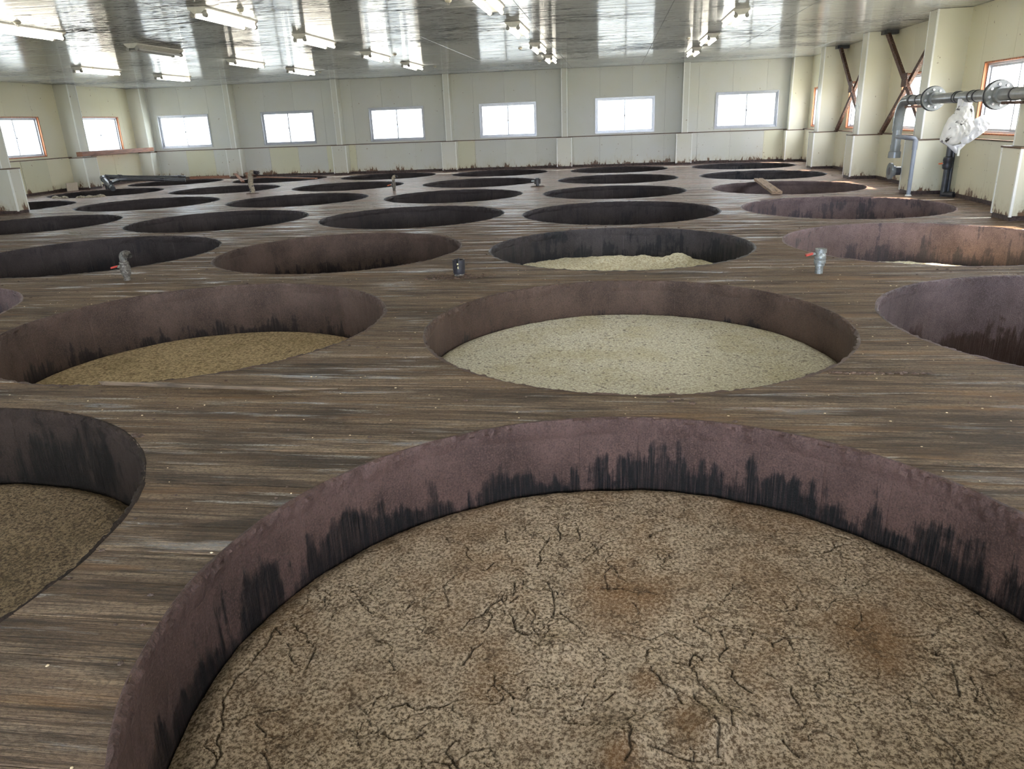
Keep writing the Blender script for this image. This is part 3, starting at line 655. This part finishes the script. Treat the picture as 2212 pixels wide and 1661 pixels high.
# ------------------------------------------------------------------ ceiling lamps
def make_lamp(lit=True):
    L = .205
    e = empty('ceiling_lamp')
    m = MB(); pr_ = [(-.034, 0), (.034, 0), (.034, -.006), (.014, -.022), (-.014, -.022), (-.034, -.006)]
    n = len(pr_); v = [(x, -L, z) for x, z in pr_] + [(x, L, z) for x, z in pr_]
    m.add(v, [tuple(range(n)), tuple(range(2 * n - 1, n - 1, -1))] + [(i, n + i, n + (i + 1) % n, (i + 1) % n) for i in range(n)])
    m.build('housing', MAT['lampb'], e)
    for x in (-.0235, .0235):
        for yv in (-L + .012, L - .012):
            MB().tube([(x, yv - .006, -.026), (x, yv + .006, -.026)], .0085, 12).box((x - .005, yv - .005, -.026), (x + .005, yv + .005, -.010)).build('socket', MAT['socket'], e)
        MB().tube([(x, -L + .018, -.026), (x, L - .018, -.026)], .0056, 10).build('tube', MAT['tube' if lit else 'tubeoff'], e, True)
    return e
lampA = make_lamp(); lampB = make_lamp(False); used = [False, False]
for xi, X in enumerate((.535, -.455, -1.455, -2.30, -3.32)):
    for yi, Y in enumerate((5.70, 4.82, 3.83, 2.93, 1.95, .95, -.05)):  # nearest lamps of each row continue it unseen, added to light the foreground
        if X < -3 and Y < 4.3: continue
        off = (xi == 3 and yi == 2); k = int(off)
        if used[k]: o = copy_tree((lampA, lampB)[k])
        else: o = (lampA, lampB)[k]; used[k] = True
        o.location = (X * S, Y * S, CH * S - .001)
        tag(o, ('unlit' if off else 'lit') + ' twin-tube ceiling lamp, %s row from right wall, %s from far wall' % (ORD[xi + 1], ORD[yi + 1]), 'lamp', 'twin tube lamps on the ceiling')
def make_sensor():
    e = empty('ceiling_sensor')
    MB().lathe([(.013, 0), (.013, -.003), (.010, -.007), (.006, -.0095)], 16).build('shell', MAT['sensor'], e, True)
    m = MB()
    for a in (0, 2.1, 4.2): m.tube([(.004 * math.cos(a), .004 * math.sin(a), -.008), (.004 * math.cos(a), .004 * math.sin(a), -.0155)], .0009, 6)
    m.lathe([(.0055, -.0160), (.0055, -.0150)], 12).build('sensing_tip', MAT['socket'], e)
    return e
sens = make_sensor(); first = True
SP = [(-2.225, 2.816, 'beside the second lamp row from the left'), (-1.35, 2.842, 'right of the brightest upper left lamp'), (-3.288, 4.725, 'over the lamp nearest the left wall'), (-3.267, 5.85, 'right end of the lamp nearest the left corner'), (-2.281, 6.03, 'beyond the third lamp along the far wall'),
      (-1.352, 4.875, 'right end of the middle lamp row'), (-1.369, 6.05, 'between middle lamp row and far wall'), (-.596, 2.92, 'left of the large lamp at the top centre'), (-.573, 4.905, 'left of the third lamp in the centre right row'), (-.558, 5.998, 'left of the last lamp in the centre right row'), (.557, 6.04, 'near the far wall above the right window'), (.42, 4.833, 'left of a lamp in the right row')]
for x, y_, tx in SP:
    o = sens if first else copy_tree(sens); first = False
    o.location = (x * S, y_ * S, CH * S - .001); tag(o, 'small round ceiling sensor, ' + tx, 'sensor', 'small sensors on the ceiling')

# ------------------------------------------------------------------ standpipes and valves on the deck
def arc(c, r, a0, a1, n, ax, ay):
    c = Vector(c); ax = Vector(ax); ay = Vector(ay)
    return [tuple(c + (ax * math.cos(a0 + (a1 - a0) * i / n) + ay * math.sin(a0 + (a1 - a0) * i / n)) * r) for i in range(n + 1)]
def lever(e, mat, z, x0, L, tilt=-.25):
    MB().tube([(x0, 0, z + .002), (x0 - .010, 0, z + .001)], .0045, 10).build('valve_stem', MAT['steel'], e, True)
    c = math.cos(tilt); s_ = math.sin(tilt)
    MB().add([(x0 - .008, -.006, z + .006), (x0 - .008, .006, z + .006), (x0 - .008 - L * c, .007, z + .004 + L * s_), (x0 - .008 - L * c, -.007, z + .004 + L * s_),
              (x0 - .008, -.006, z + .001), (x0 - .008, .006, z + .001), (x0 - .008 - L * c, .007, z - .001 + L * s_), (x0 - .008 - L * c, -.007, z - .001 + L * s_)],
             [(0, 1, 2, 3), (7, 6, 5, 4), (0, 3, 7, 4), (1, 5, 6, 2), (3, 2, 6, 7), (0, 4, 5, 1)]).build('lever', mat, e)
# v1: grimy elbow valve with red lever
e = empty('ball_valve', (-1.478, 2.083, 0), .0, 'grimy standpipe valve with elbow outlet and red lever, left of the front vats', 'valve')
MB().lathe([(.010, -.002), (.009, .012), (.012, .013), (.012, .018), (.0135, .019), (.0155, .030), (.0155, .040), (.013, .047), (.0135, .0475), (.0135, .056), (.0105, .057), (.0105, .062)], 20).build('valve_body', MAT['grime'], e, True)
MB().tube([(0, 0, .058), (0, 0, .068)] + arc((.010, 0, .070), .010, math.pi, math.pi / 2, 6, (1, 0, 0), (0, 0, 1)) + [(.016, -.002, .080)], .0105, 14).build('elbow', MAT['elbowm'], e, True)
MB().tube([(.014, -.001, .080), (.020, -.004, .0795)], .0118, 8).build('union_nut', MAT['grime'], e)
m = MB().tube([(.018, -.003, .080), (.033, -.012, .076)], .0078, 14, cap=False); m.tube([(.033, -.012, .076), (.020, -.0042, .0795)], .0056, 14, cap=False).build('spout', MAT['grime'], e, True)
lever(e, MAT['red'], .040, -.013, .022, -.12)
# v2: slotted dark sleeve on a short stub
e = empty('drain_sleeve', (-.443, 2.10, 0), 0, 'squat dark slotted sleeve on a stub pipe with mud round its foot', 'pipe fitting')
m = MB(); seg = 24; R0 = .0165
def slot_sleeve(z0, z1, r, r2):
    v = []; f = []; n = 21
    a0 = -math.pi / 2 + .16; a1 = a0 + 2 * math.pi - .32
    for i in range(n):
        a = a0 + (a1 - a0) * i / (n - 1)
        for rr in (r, r2):
            for z in (z0, z1): v.append((rr * math.cos(a), rr * math.sin(a), z))
    for i in range(n - 1):
        o = i * 4; q = o + 4
        f += [(o, q, q + 1, o + 1), (o + 2, o + 3, q + 3, q + 2), (o + 1, q + 1, q + 3, o + 3), (o, o + 2, q + 2, q)]
    f += [(0, 1, 3, 2), (4 * n - 4, 4 * n - 2, 4 * n - 1, 4 * n - 3)]
    return v, f
m.add(*slot_sleeve(.018, .046, .0180, .0145)).build('upper_sleeve', MAT['black'], e, True)
MB().lathe([(.0165, .006), (.0172, .008), (.0165, .024), (.014, .024)], 24).build('lower_sleeve', MAT['black'], e, True)
MB().lathe([(.0145, -.002), (.0145, .007)], 20).build('stub', MAT['grime'], e, True)
MB().lathe([(.006, .018), (.006, .040), (.004, .047), (.002, .050)], 12).build('valve_core', MAT['rubber'], e, True)
MB().box((-.0012, -.0168, .022), (.0032, -.0150, .029)).box((-.002, -.0168, .033), (.002, -.0150, .038)).build('label_tag', MAT['cream'], e)
# v3: clean grey valve with dark red lever
e = empty('ball_valve', (.549, 2.078, 0), 0, 'clean grey upright ball valve with dark red lever, between the front vats on the right', 'valve')
MB().lathe([(.0100, -.002), (.0100, .020), (.0128, .021), (.0128, .027), (.0150, .028), (.0150, .036), (.0137, .037), (.0150, .041), (.0140, .050), (.0118, .053), (.0118, .054), (.0148, .055), (.0148, .066), (.0085, .066), (.0080, .050)], 24).build('valve_body', MAT['steel'], e, True)
lever(e, MAT['red'], .050, -.012, .018, -.15)
# v4: tall wrapped standpipe
e = empty('wrapped_standpipe', (-2.545, 5.14, 0), 0, 'tall cloth-wrapped standpipe with ragged black side outlet, back left', 'pipe')
m = MB(); zz = np.linspace(0, .118, 16); m.tube([(.003 * math.sin(z * 70), .0, z) for z in zz], [.0155 + .003 * abs(math.sin(z * 190)) for z in zz], 12).build('pipe_wrap', MAT['wrap'], e, True)
MB().tube([(0, 0, -.002), (0, 0, .055)], .0165, 12).build('lower_pipe', MAT['pvcd'], e, True)
MB().tube([(0, 0, .110), (0, 0, .124)] + arc((.020, 0, .124), .020, math.pi, math.pi / 2, 6, (1, 0, 0), (0, 0, 1)) + [(.035, 0, .144)], .0155, 12).build('elbow', MAT['wrap'], e, True)
m = MB().tube([(.033, 0, .144), (.055, 0, .140), (.062, 0, .139)], [.012, .014, .010], 10)
for a in range(7): m.tube([(.058, .006 * math.cos(a), .139 + .006 * math.sin(a)), (.072 + .004 * math.sin(a * 3), .012 * math.cos(a), .141 + .012 * math.sin(a))], .002, 5)
m.build('torn_hose_end', MAT['black'], e)
MB().lathe([(.045, 0), (.040, .003), (.018, .004)], 20).build('foot_plate', MAT['mud'], e, True)
# v5
e = empty('ball_valve', (-1.484, 5.06, 0), 0, 'small pale-topped valve with orange lever standing in the wet back area', 'valve')
MB().lathe([(.009, -.002), (.010, .020), (.013, .022), (.015, .040), (.013, .058), (.009, .060), (.009, .074)], 16).build('valve_body', MAT['grime'], e, True)
MB().tube([(0, 0, .070), (0, 0, .084), (.006, 0, .092), (.016, 0, .094)], .011, 12).build('elbow', MAT['wrap'], e, True)
MB().tube([(.014, 0, .094), (.032, 0, .092)], .006, 10).build('spout', MAT['black'], e, True)
lever(e, MAT['orange'], .038, -.012, .024, -.2)
# v6
e = empty('drain_sleeve', (-.506, 5.085, 0), 0, 'short dark drain fitting on a round base plate, back centre', 'pipe fitting')
MB().lathe([(.012, .003), (.012, .016), (.021, .017), (.021, .050), (.013, .051), (.013, .056)], 16).build('sleeve', MAT['black'], e, True)
MB().lathe([(.050, -.001), (.045, .003), (.012, .004)], 24).build('base_plate', MAT['mud'], e, True)
MB().box((-.040, -.004, .034), (-.018, .004, .040)).build('lever', MAT['steel'], e)

# ------------------------------------------------------------------ big pipe run on the right wall
PX = 1.40; PR = .0215
e = empty('pipe_run', (PX, 4.14, .16), 0, 'thick grey plastic pipe run along right wall, elbow turning down, bolted flanges', 'pipe')
def L_(x, y, z): return (x - PX, y - 4.14, z - .16)
zp = .443
MB().tube([L_(PX, 4.06, zp), L_(PX, 3.76, zp - .002)], PR, 20).tube([L_(PX, 3.73, zp - .002), L_(PX, 3.16, zp)], PR, 20).tube([L_(PX, 3.13, zp), L_(PX, 2.30, zp)], PR, 20).build('main_pipe', MAT['pvc'], e, True)
MB().tube([L_(PX, 4.00, zp), L_(PX, 4.05, zp)] + [L_(*p) for p in arc((PX, 4.05, zp - .085), .085, math.pi / 2, 0, 10, (0, 1, 0), (0, 0, 1))] + [L_(PX, 4.140, .30)], PR * 1.12, 20).build('elbow', MAT['pvc'], e, True)
MB().tube([L_(PX, 4.138, .36), L_(PX, 4.135, .215)], PR, 20).build('down_pipe', MAT['pvc'], e, True)
MB().tube([L_(PX, 4.135, .235), L_(PX, 4.135, .205), L_(PX, 4.135, .20), L_(PX, 4.135, .172)], [PR * 1.1, PR * 1.1, PR * 1.32, PR * 1.36], 20).build('end_coupling', MAT['pvc'], e, True)
for yv in (3.985, 3.90, 3.50, 3.475, 3.355, 3.31, 3.02): MB().tube([L_(PX, yv - .004, zp), L_(PX, yv + .004, zp)], PR * 1.10, 20).build('coupling_band', MAT['rubber'], e, True)
for yv in (3.745, 3.145):
    for dy in (-.008, .008):
        fo = MB().tube([L_(PX, yv + dy - .006, zp), L_(PX, yv + dy + .006, zp)], .050, 32).tube([L_(PX, yv + dy * 3.4 - .010, zp), L_(PX, yv + dy * 3.4 + .010, zp)], PR * 1.35, 20).build('flange', MAT['pvc'], e, True)
        for k in range(8):
            a = k * math.pi / 4 + .2; bx, bz = .037 * math.cos(a), .037 * math.sin(a)
            MB().tube([L_(PX + bx, yv + dy * 1.2, zp + bz), L_(PX + bx, yv + dy * 2.4, zp + bz)], .0048, 8).build('bolt', MAT['bolt'], fo)
    MB().tube([L_(PX, yv - .002, zp), L_(PX, yv + .002, zp)], .053, 28).build('gasket', MAT['rubber'], e)
MB().tube([L_(PX, 3.415, zp), L_(PX, 3.415, zp - .060)], PR * 1.05, 20).build('tee_branch', MAT['pvc'], e, True)
MB().box(L_(PX - .01, 2.28, zp - .034), L_(PX + .03, 3.09, zp - .024)).build('support_angle', MAT['rust'], e)
MB().box(L_(PX - .015, 4.02, zp - .036), L_(PX + .078, 4.035, zp - .026)).build('support_angle', MAT['rust'], e)
# flange stub on the pilaster
e = empty('wall_flange_stub', (1.452, 4.17, .105), 0, 'short dark pipe stub with open round flange on the pilaster side', 'pipe fitting')
MB().tube([(0, 0, 0), (-.052, 0, 0)], .021, 18).build('stub', MAT['pvcd'], e, True)
MB().tube([(-.045, 0, 0), (-.056, 0, 0)], .041, 24).tube([(-.030, 0, 0), (-.047, 0, 0)], .026, 18).build('flange', MAT['pvc'], e, True)
MB().tube([(-.0565, 0, 0), (-.0575, 0, 0)], .019, 18).build('bore', MAT['rubber'], e)
# small pipe on the pilaster front
e = empty('small_pipe', (1.438, 3.985, 0), 0, 'thin blue-grey pipe rising from floor and bending left over the pilaster ledge', 'pipe')
MB().tube([(0, 0, -.002), (0, 0, .250)] + arc((-.014, 0, .256), .014, 0, math.pi / 2, 6, (1, 0, 0), (0, 0, 1)) + [(-.035, .03, .272), (-.045, .12, .274)], .0095, 16).build('pipe', MAT['pvcb'], e, True)
MB().tube([(0, 0, .215), (0, 0, .262)], .0118, 16).build('elbow_socket', MAT['pvcb'], e, True)
MB().lathe([(.016, 0), (.012, .004)], 16).build('foot_collar', MAT['trimw'], e)
# corner valve pipe
e = empty('corner_valve_pipe', (1.568, 3.91, 0), 0, 'dark vertical pipe with black valve and orange lever in the corner beside the pilaster', 'pipe')
MB().tube([(0, 0, .0), (0, 0, .262)], .0125, 14).build('pipe', MAT['pvcd'], e, True)
MB().lathe([(.014, .125), (.020, .130), (.022, .145), (.019, .160), (.022, .166), (.020, .180), (.014, .184)], 16).build('valve_body', MAT['black'], e, True)
MB().tube([(0, 0, .01), (.010, -.02, .012), (.030, -.05, .012)], .013, 10).build('foot_elbow', MAT['black'], e, True)
lever(e, MAT['orange'], .150, -.016, .014, 0)
MB().tube([(.02, .0, 0), (.02, .0, .262)], .008, 10).build('side_pipe', MAT['pvcd'], e, True)

# bag tied over the tee branch: a lofted wrinkled sack
e = empty('plastic_bag', (PX, 3.415, .23), 0, 'mould-spotted white plastic sheet tied round the pipe branch and hanging down', 'plastic sheet')
def pillow(outline, yc, th, name, mat, seed, wr=.010, rings=14, seg=72):
    """closed crumpled sheet bag with the given outline in the x-z plane and real depth along y"""
    n = len(outline); P = []
    for k in range(seg):
        t = k * n / seg; i = int(t); f_ = t - i; a, b = outline[i], outline[(i + 1) % n]; P.append((a[0] + (b[0] - a[0]) * f_, a[1] + (b[1] - a[1]) * f_))
    mx = sum(p[0] for p in P) / seg; mz = sum(p[1] for p in P) / seg; v = []; f = []
    for side in (-1, 1):
        for r in range(rings + 1):
            q = r / rings
            for p in P:
                x = mx + (p[0] - mx) * q; z = mz + (p[1] - mz) * q
                d = th * math.sqrt(max(0, 1 - q ** 2.4))
                d += (1 - q ** 6) * wr * (abs(float(fbm(x * 42 + z * 20, z * 26, 4, seed)) - .5) * 3.0 - .5)
                v.append((x, yc + side * d, z))
    o2 = (rings + 1) * seg
    for sd, o in ((0, 0), (1, o2)):
        for r in range(rings):
            for k in range(seg):
                k2 = (k + 1) % seg; q_ = (o + r * seg + k, o + (r + 1) * seg + k, o + (r + 1) * seg + k2, o + r * seg + k2); f.append(q_ if sd == 0 else q_[::-1])
    for k in range(seg): k2 = (k + 1) % seg; f.append((rings * seg + k, o2 + rings * seg + k, o2 + rings * seg + k2, rings * seg + k2))
    return MB().add(v, f).build(name, mat, e, True)
pillow([(-.027, .178), (0, .184), (.028, .178), (.034, .150), (.040, .120), (.060, .092), (.030, .060), (-.010, .030), (-.045, .024), (-.080, .045), (-.074, .075), (-.068, .105), (-.056, .135), (-.036, .155)], -.012, .034, 'sheet_body', MAT['bag'], 3)
pillow([(.036, .128), (.062, .142), (.082, .138), (.080, .122), (.106, .112), (.108, .100), (.060, .060), (.026, .034), (.0, .030), (-.006, .045), (.030, .080)], -.030, .010, 'folded_flap', MAT['bagc'], 8, .008)
pillow([(-.074, .042), (-.030, .026), (.010, .036), (.028, .040), (.004, .010), (-.012, -.006), (-.020, .0), (-.050, .026)], -.020, .010, 'hanging_corner', MAT['bagc'], 5, .006)
MB().tube([(0, 0, .172), (0, 0, .205)], .0262, 20, cap=False).build('taped_neck', MAT['bagc'], e, True)
MB().box((-.012, -.035, -.014), (-.004, -.028, .018)).build('tape_end', MAT['trimw'], e)
MB().tube([(.027 * math.cos(a), .027 * math.sin(a), .168 + .003 * math.sin(3 * a)) for a in np.linspace(0, 6.28, 20)], .0025, 6).tube([(-.02, -.018, .168), (-.012, -.026, .225)], .0015, 5).build('tie_string', MAT['trimw'], e)

# ------------------------------------------------------------------ rusty cross braces in two wall bays
def brace(y0, y1, label):
    e = empty('cross_brace', (1.575, (y0 + y1) / 2, 0), 0, label, 'steel brace'); yc = (y0 + y1) / 2
    def bar(a, b, x, nm):
        A = Vector(a); B = Vector(b); d = (B - A).normalized(); n = Vector((0, -d.z, d.y)); w = .013; t = .003
        m = MB(); v = []
        for P in (A, B):
            for (p, q) in ((-w, 0), (w, 0), (w, t), (-w + t, t), (-w + t, .018), (-w, .018)): v.append(P + n * p + Vector((x + q, 0, 0)))
        m.add(v, [(0, 1, 2, 3, 4, 5), (11, 10, 9, 8, 7, 6)] + [(i, 6 + i, 6 + (i + 1) % 6, (i + 1) % 6) for i in range(6)]).build(nm, MAT['rust'], e)
    bar((0, y1 - yc - .03, CH - .01), (0, y0 - yc + .09, DZ), -.012, 'brace_bar')
    bar((0, y0 - yc + .09, CH - .01), (0, y1 - yc - .06, DZ), .010, 'brace_bar')
    MB().box((-.016, -.03, .515), (-.012, .05, .585)).build('gusset_plate', MAT['rust'], e)
    MB().box((-.03, y1 - yc - .06, CH - .022), (.05, y1 - yc - .001, CH - .002)).build('ceiling_bracket', MAT['pvcd'], e)
brace(4.15, 5.04, 'rusty crossed steel angle braces over the right wall window nearer the pipe')
brace(5.16, 6.01, 'rusty crossed steel angle braces over the right wall window farther back')

# ------------------------------------------------------------------ loose timber and pipes
def board(name, a, b, w, t, mat, label, cat='board', z0=0, z1=0, grp=None):
    A = Vector((a[0], a[1], z0)); B = Vector((b[0], b[1], z1)); d = B - A; L = d.length
    m = MB(); n = 14; v = []; f = []
    for i in range(n + 1):
        y_ = L * i / n
        for (x, z) in ((-w / 2, 0), (w / 2, 0), (w / 2, t), (w * .12, t * 1.02), (0, t * (.82 if i in (0, 1, n) else .97)), (-w * .12, t * 1.02), (-w / 2, t)):
            v.append((x + w * .05 * (float(vnoise(i * .7, x * 90 + 3)) - .5), y_ + (w * .1 * (float(vnoise(x * 130, 4)) - .5) if i in (0, n) else 0), z))
    for i in range(n):
        for k in range(7): k2 = (k + 1) % 7; f.append((i * 7 + k, i * 7 + k2, (i + 1) * 7 + k2, (i + 1) * 7 + k))
    f += [tuple(range(7)), tuple(n * 7 + k for k in range(6, -1, -1))]
    o = MB().add(v, [q[::-1] for q in f]).build(name, mat); o.location = A * S
    o.rotation_mode = 'QUATERNION'; o.rotation_quaternion = Matrix.LocRotScale(None, d.normalized().to_track_quat('Y', 'Z'), None).to_quaternion()
    return tag(o, label, cat, grp)
board('plank_bridge', (.852, 4.17), (.905, 5.03), .052, .014, MAT['wood_old'], 'weathered split plank laid across a vat opening near the right wall', 'plank', .003, .006)
board('timber_beam', (XL + .125, 5.99), (XL + .128, 7.02), .05, .036, MAT['wood_red'], 'long red-brown timber lying on the ledge below the left corner window', 'timber', DZ + .001, DZ + .001)
board('timber_offcut', (-3.60, 6.98), (-3.20, 6.32), .026, .010, MAT['wood_red'], 'short reddish board sloping from far wall to floor, left of the wrapped standpipe', 'board', .034, .002)
board('timber_offcut', (-3.50, 7.00), (-3.24, 6.55), .024, .010, MAT['wood_red'], 'short reddish board directly behind the wrapped standpipe', 'board', .038, .004)
board('long_board', (-3.33, 6.88), (-2.58, 6.44), .028, .009, MAT['wood_redx'], 'long thin board lying over the rear vat opening right of the wrapped standpipe', 'board', .006, .004)
board('floor_batten', (-4.10, 7.03), (-3.45, 7.03), .02, .022, MAT['wood_redx'], 'reddish batten along the foot of the far wall near the left corner', 'batten')
def rope(name, pts, r, mat, label, cat):
    P = [Vector(p) for p in pts]; o = empty(name, P[0], 0, label, cat)
    MB().tube([p - P[0] for p in P], r, 14).build('pipe', mat, o, True)
    for i in (1, len(P) - 2):
        d = (P[i + 1] - P[i]).normalized() * .015
        MB().tube([P[i] - P[0] - d, P[i] - P[0] + d], r * 1.22, 14).build('pipe_collar', MAT['black'], o, True)
    return o
rope('loose_pipe', [(-3.85, 6.53, .042), (-3.891, 6.5, .045), (-4.02, 6.40, .056), (-4.155, 6.30, .067), (-4.21, 6.12, .085), (-4.25, 5.99, .100)], .019, MAT['pvcd'], 'upper dark pipe of the bundle lying on the floor near the left corner', 'pipe')
rope('loose_pipe', [(-4.25, 5.945, .096), (-4.20, 5.89, .084), (-4.10, 5.78, .060), (-4.00, 5.68, .038), (-3.94, 5.61, .028)], .020, MAT['pvcd'], 'short dark pipe pointing towards the viewer on the left corner floor', 'pipe')
rope('loose_pipe', [(-3.97, 5.64, .074), (-4.02, 5.80, .082), (-4.01, 5.95, .078), (-3.93, 6.06, .066), (-3.83, 6.13, .055), (-3.66, 6.20, .040)], .015, MAT['pvcd'], 'curved dark pipe lying over the short pipe in the left corner', 'pipe')
lp = bpy.data.objects['loose_pipe']; q0 = Vector((-3.85, 6.53, .042))
MB().tube([Vector((-4.25, 5.99, .112)) - q0, Vector((-4.25, 6.0, .0)) - q0], .026, 12).build('elbow_foot', MAT['black'], lp, True)
o = MB().box((0, -.004, 0), (.095, .002, .066)).build('paper_card', MAT['card'], loc=(XL + .09, 5.79, .004)); o.rotation_euler = (.10, 0, math.radians(68)); tag(o, 'small pale blank card leaning on the left wall base', 'card')

# ------------------------------------------------------------------ mud, crumbs, grain
def blobs(pts, name, mat, label, cat):
    m = MB()
    for (x, y_, z, r) in pts:
        v = []; k = 6
        sx, sy, sz = r * random.uniform(.7, 1.5), r * random.uniform(.7, 1.3), r * random.uniform(.45, .8); ph = random.random() * 6
        v.append((x, y_, z + sz))
        for (f1, f2) in ((.75, .65), (1.0, .05)):
            for i in range(k):
                a = ph + i * 2 * math.pi / k; q = random.uniform(.75, 1.15); v.append((x + sx * f1 * q * math.cos(a), y_ + sy * f1 * q * math.sin(a), z + sz * f2))
        f = [(0, 1 + i, 1 + (i + 1) % k) for i in range(k)] + [(1 + i, 7 + i, 7 + (i + 1) % k, 1 + (i + 1) % k) for i in range(k)]
        m.add(v, f)
    return tag(m.build(name, mat, smooth=False), label, cat, kind='stuff')
def on_deck(x, y_, mg=.0):
    return XLN + .05 < x < XR - .05 and all(math.hypot(x - c[0], y_ - c[1]) > c[2] + mg for c in VATS.values())
pts = []
while len(pts) < 1500:
    x, y_ = random.uniform(-3.4, 1.5), random.uniform(.2, 6.9) ** 1.0
    if on_deck(x, y_, .004): pts.append((x, y_, 0, random.choice((.0010, .0012, .0016, .0022, .0030)) * random.uniform(.7, 1.2)))
for _ in range(240):   # crumbs thick along the rims
    c = random.choice(list(VATS.values())[:10]); a = random.random() * 6.283; r = c[2] + abs(random.gauss(0, .03)) + .006
    x, y_ = c[0] + r * math.cos(a), c[1] + r * math.sin(a)
    if on_deck(x, y_, .003): pts.append((x, y_, 0, random.uniform(.0015, .005)))
for _ in range(160):
    x, y_ = random.gauss(-.443, .045), random.gauss(2.08, .022)
    if on_deck(x, y_, .003): pts.append((x, y_, 0, random.uniform(.0015, .005)))
blobs(pts, 'mud_crumbs', MAT['mud'], 'dark crumbs of dried mud scattered over the plank floor', 'dirt')
pts = []
while len(pts) < 260:
    x, y_ = random.uniform(-1.6, 1.3), random.uniform(.25, 2.3)
    if on_deck(x, y_, .01): pts.append((x, y_, 0, random.uniform(.0009, .0017)))
blobs(pts, 'spilled_grains', MAT['grain'], 'tiny pale grains dotted over the near plank floor', 'grain')
def ridge(x0, x1, y_, z, n, s_):
    return [(x0 + (x1 - x0) * i / n + random.uniform(-.004, .004), y_ + random.uniform(-.003, .003), z, s_ * random.uniform(.6, 1.3)) for i in range(n)]
pts2 = [(-.689 + random.uniform(-.012, .012), .923 + random.uniform(-.005, .005), 0, random.uniform(.003, .007)) for _ in range(9)]
blobs(pts2, 'mud_clod', MAT['mud'], 'dark mud clod beside the rim of the near left vat', 'mud')
blobs(ridge(.36, .53, 1.235, 0, 34, .0045), 'mud_ridge', MAT['mud'], 'thin lumpy ridge of brown mud right of the cream mash vat', 'mud')
blobs([(-3.97 + .40 * math.cos(a), 5.58 + .425 * math.sin(a), .0, random.uniform(.014, .03)) for a in np.linspace(-2.0, -1.0, 22) if math.sin(a * 9) > -.3], 'mud_lumps', MAT['wrap'], 'row of pale brown mud lumps on the near rim of the vat under loose pipes', 'mud')
# raised worn plank end left of centre
o = MB().add([(-.90, 1.140, 0), (-.55, 1.122, 0), (-.46, 1.132, 0), (-.46, 1.142, 0), (-.92, 1.156, 0), (-.895, 1.140, .0075), (-.60, 1.123, .0060), (-.46, 1.132, .0012), (-.46, 1.142, .0008), (-.92, 1.156, .0012)],
             [(0, 1, 6, 5), (1, 2, 7, 6), (5, 6, 7, 8, 9), (2, 3, 8, 7), (4, 0, 5, 9)]).build('plank_splinter', MAT['splin']); tag(o, 'raised splintered edge of a floor plank in front of the tan mash vat', 'splinter')
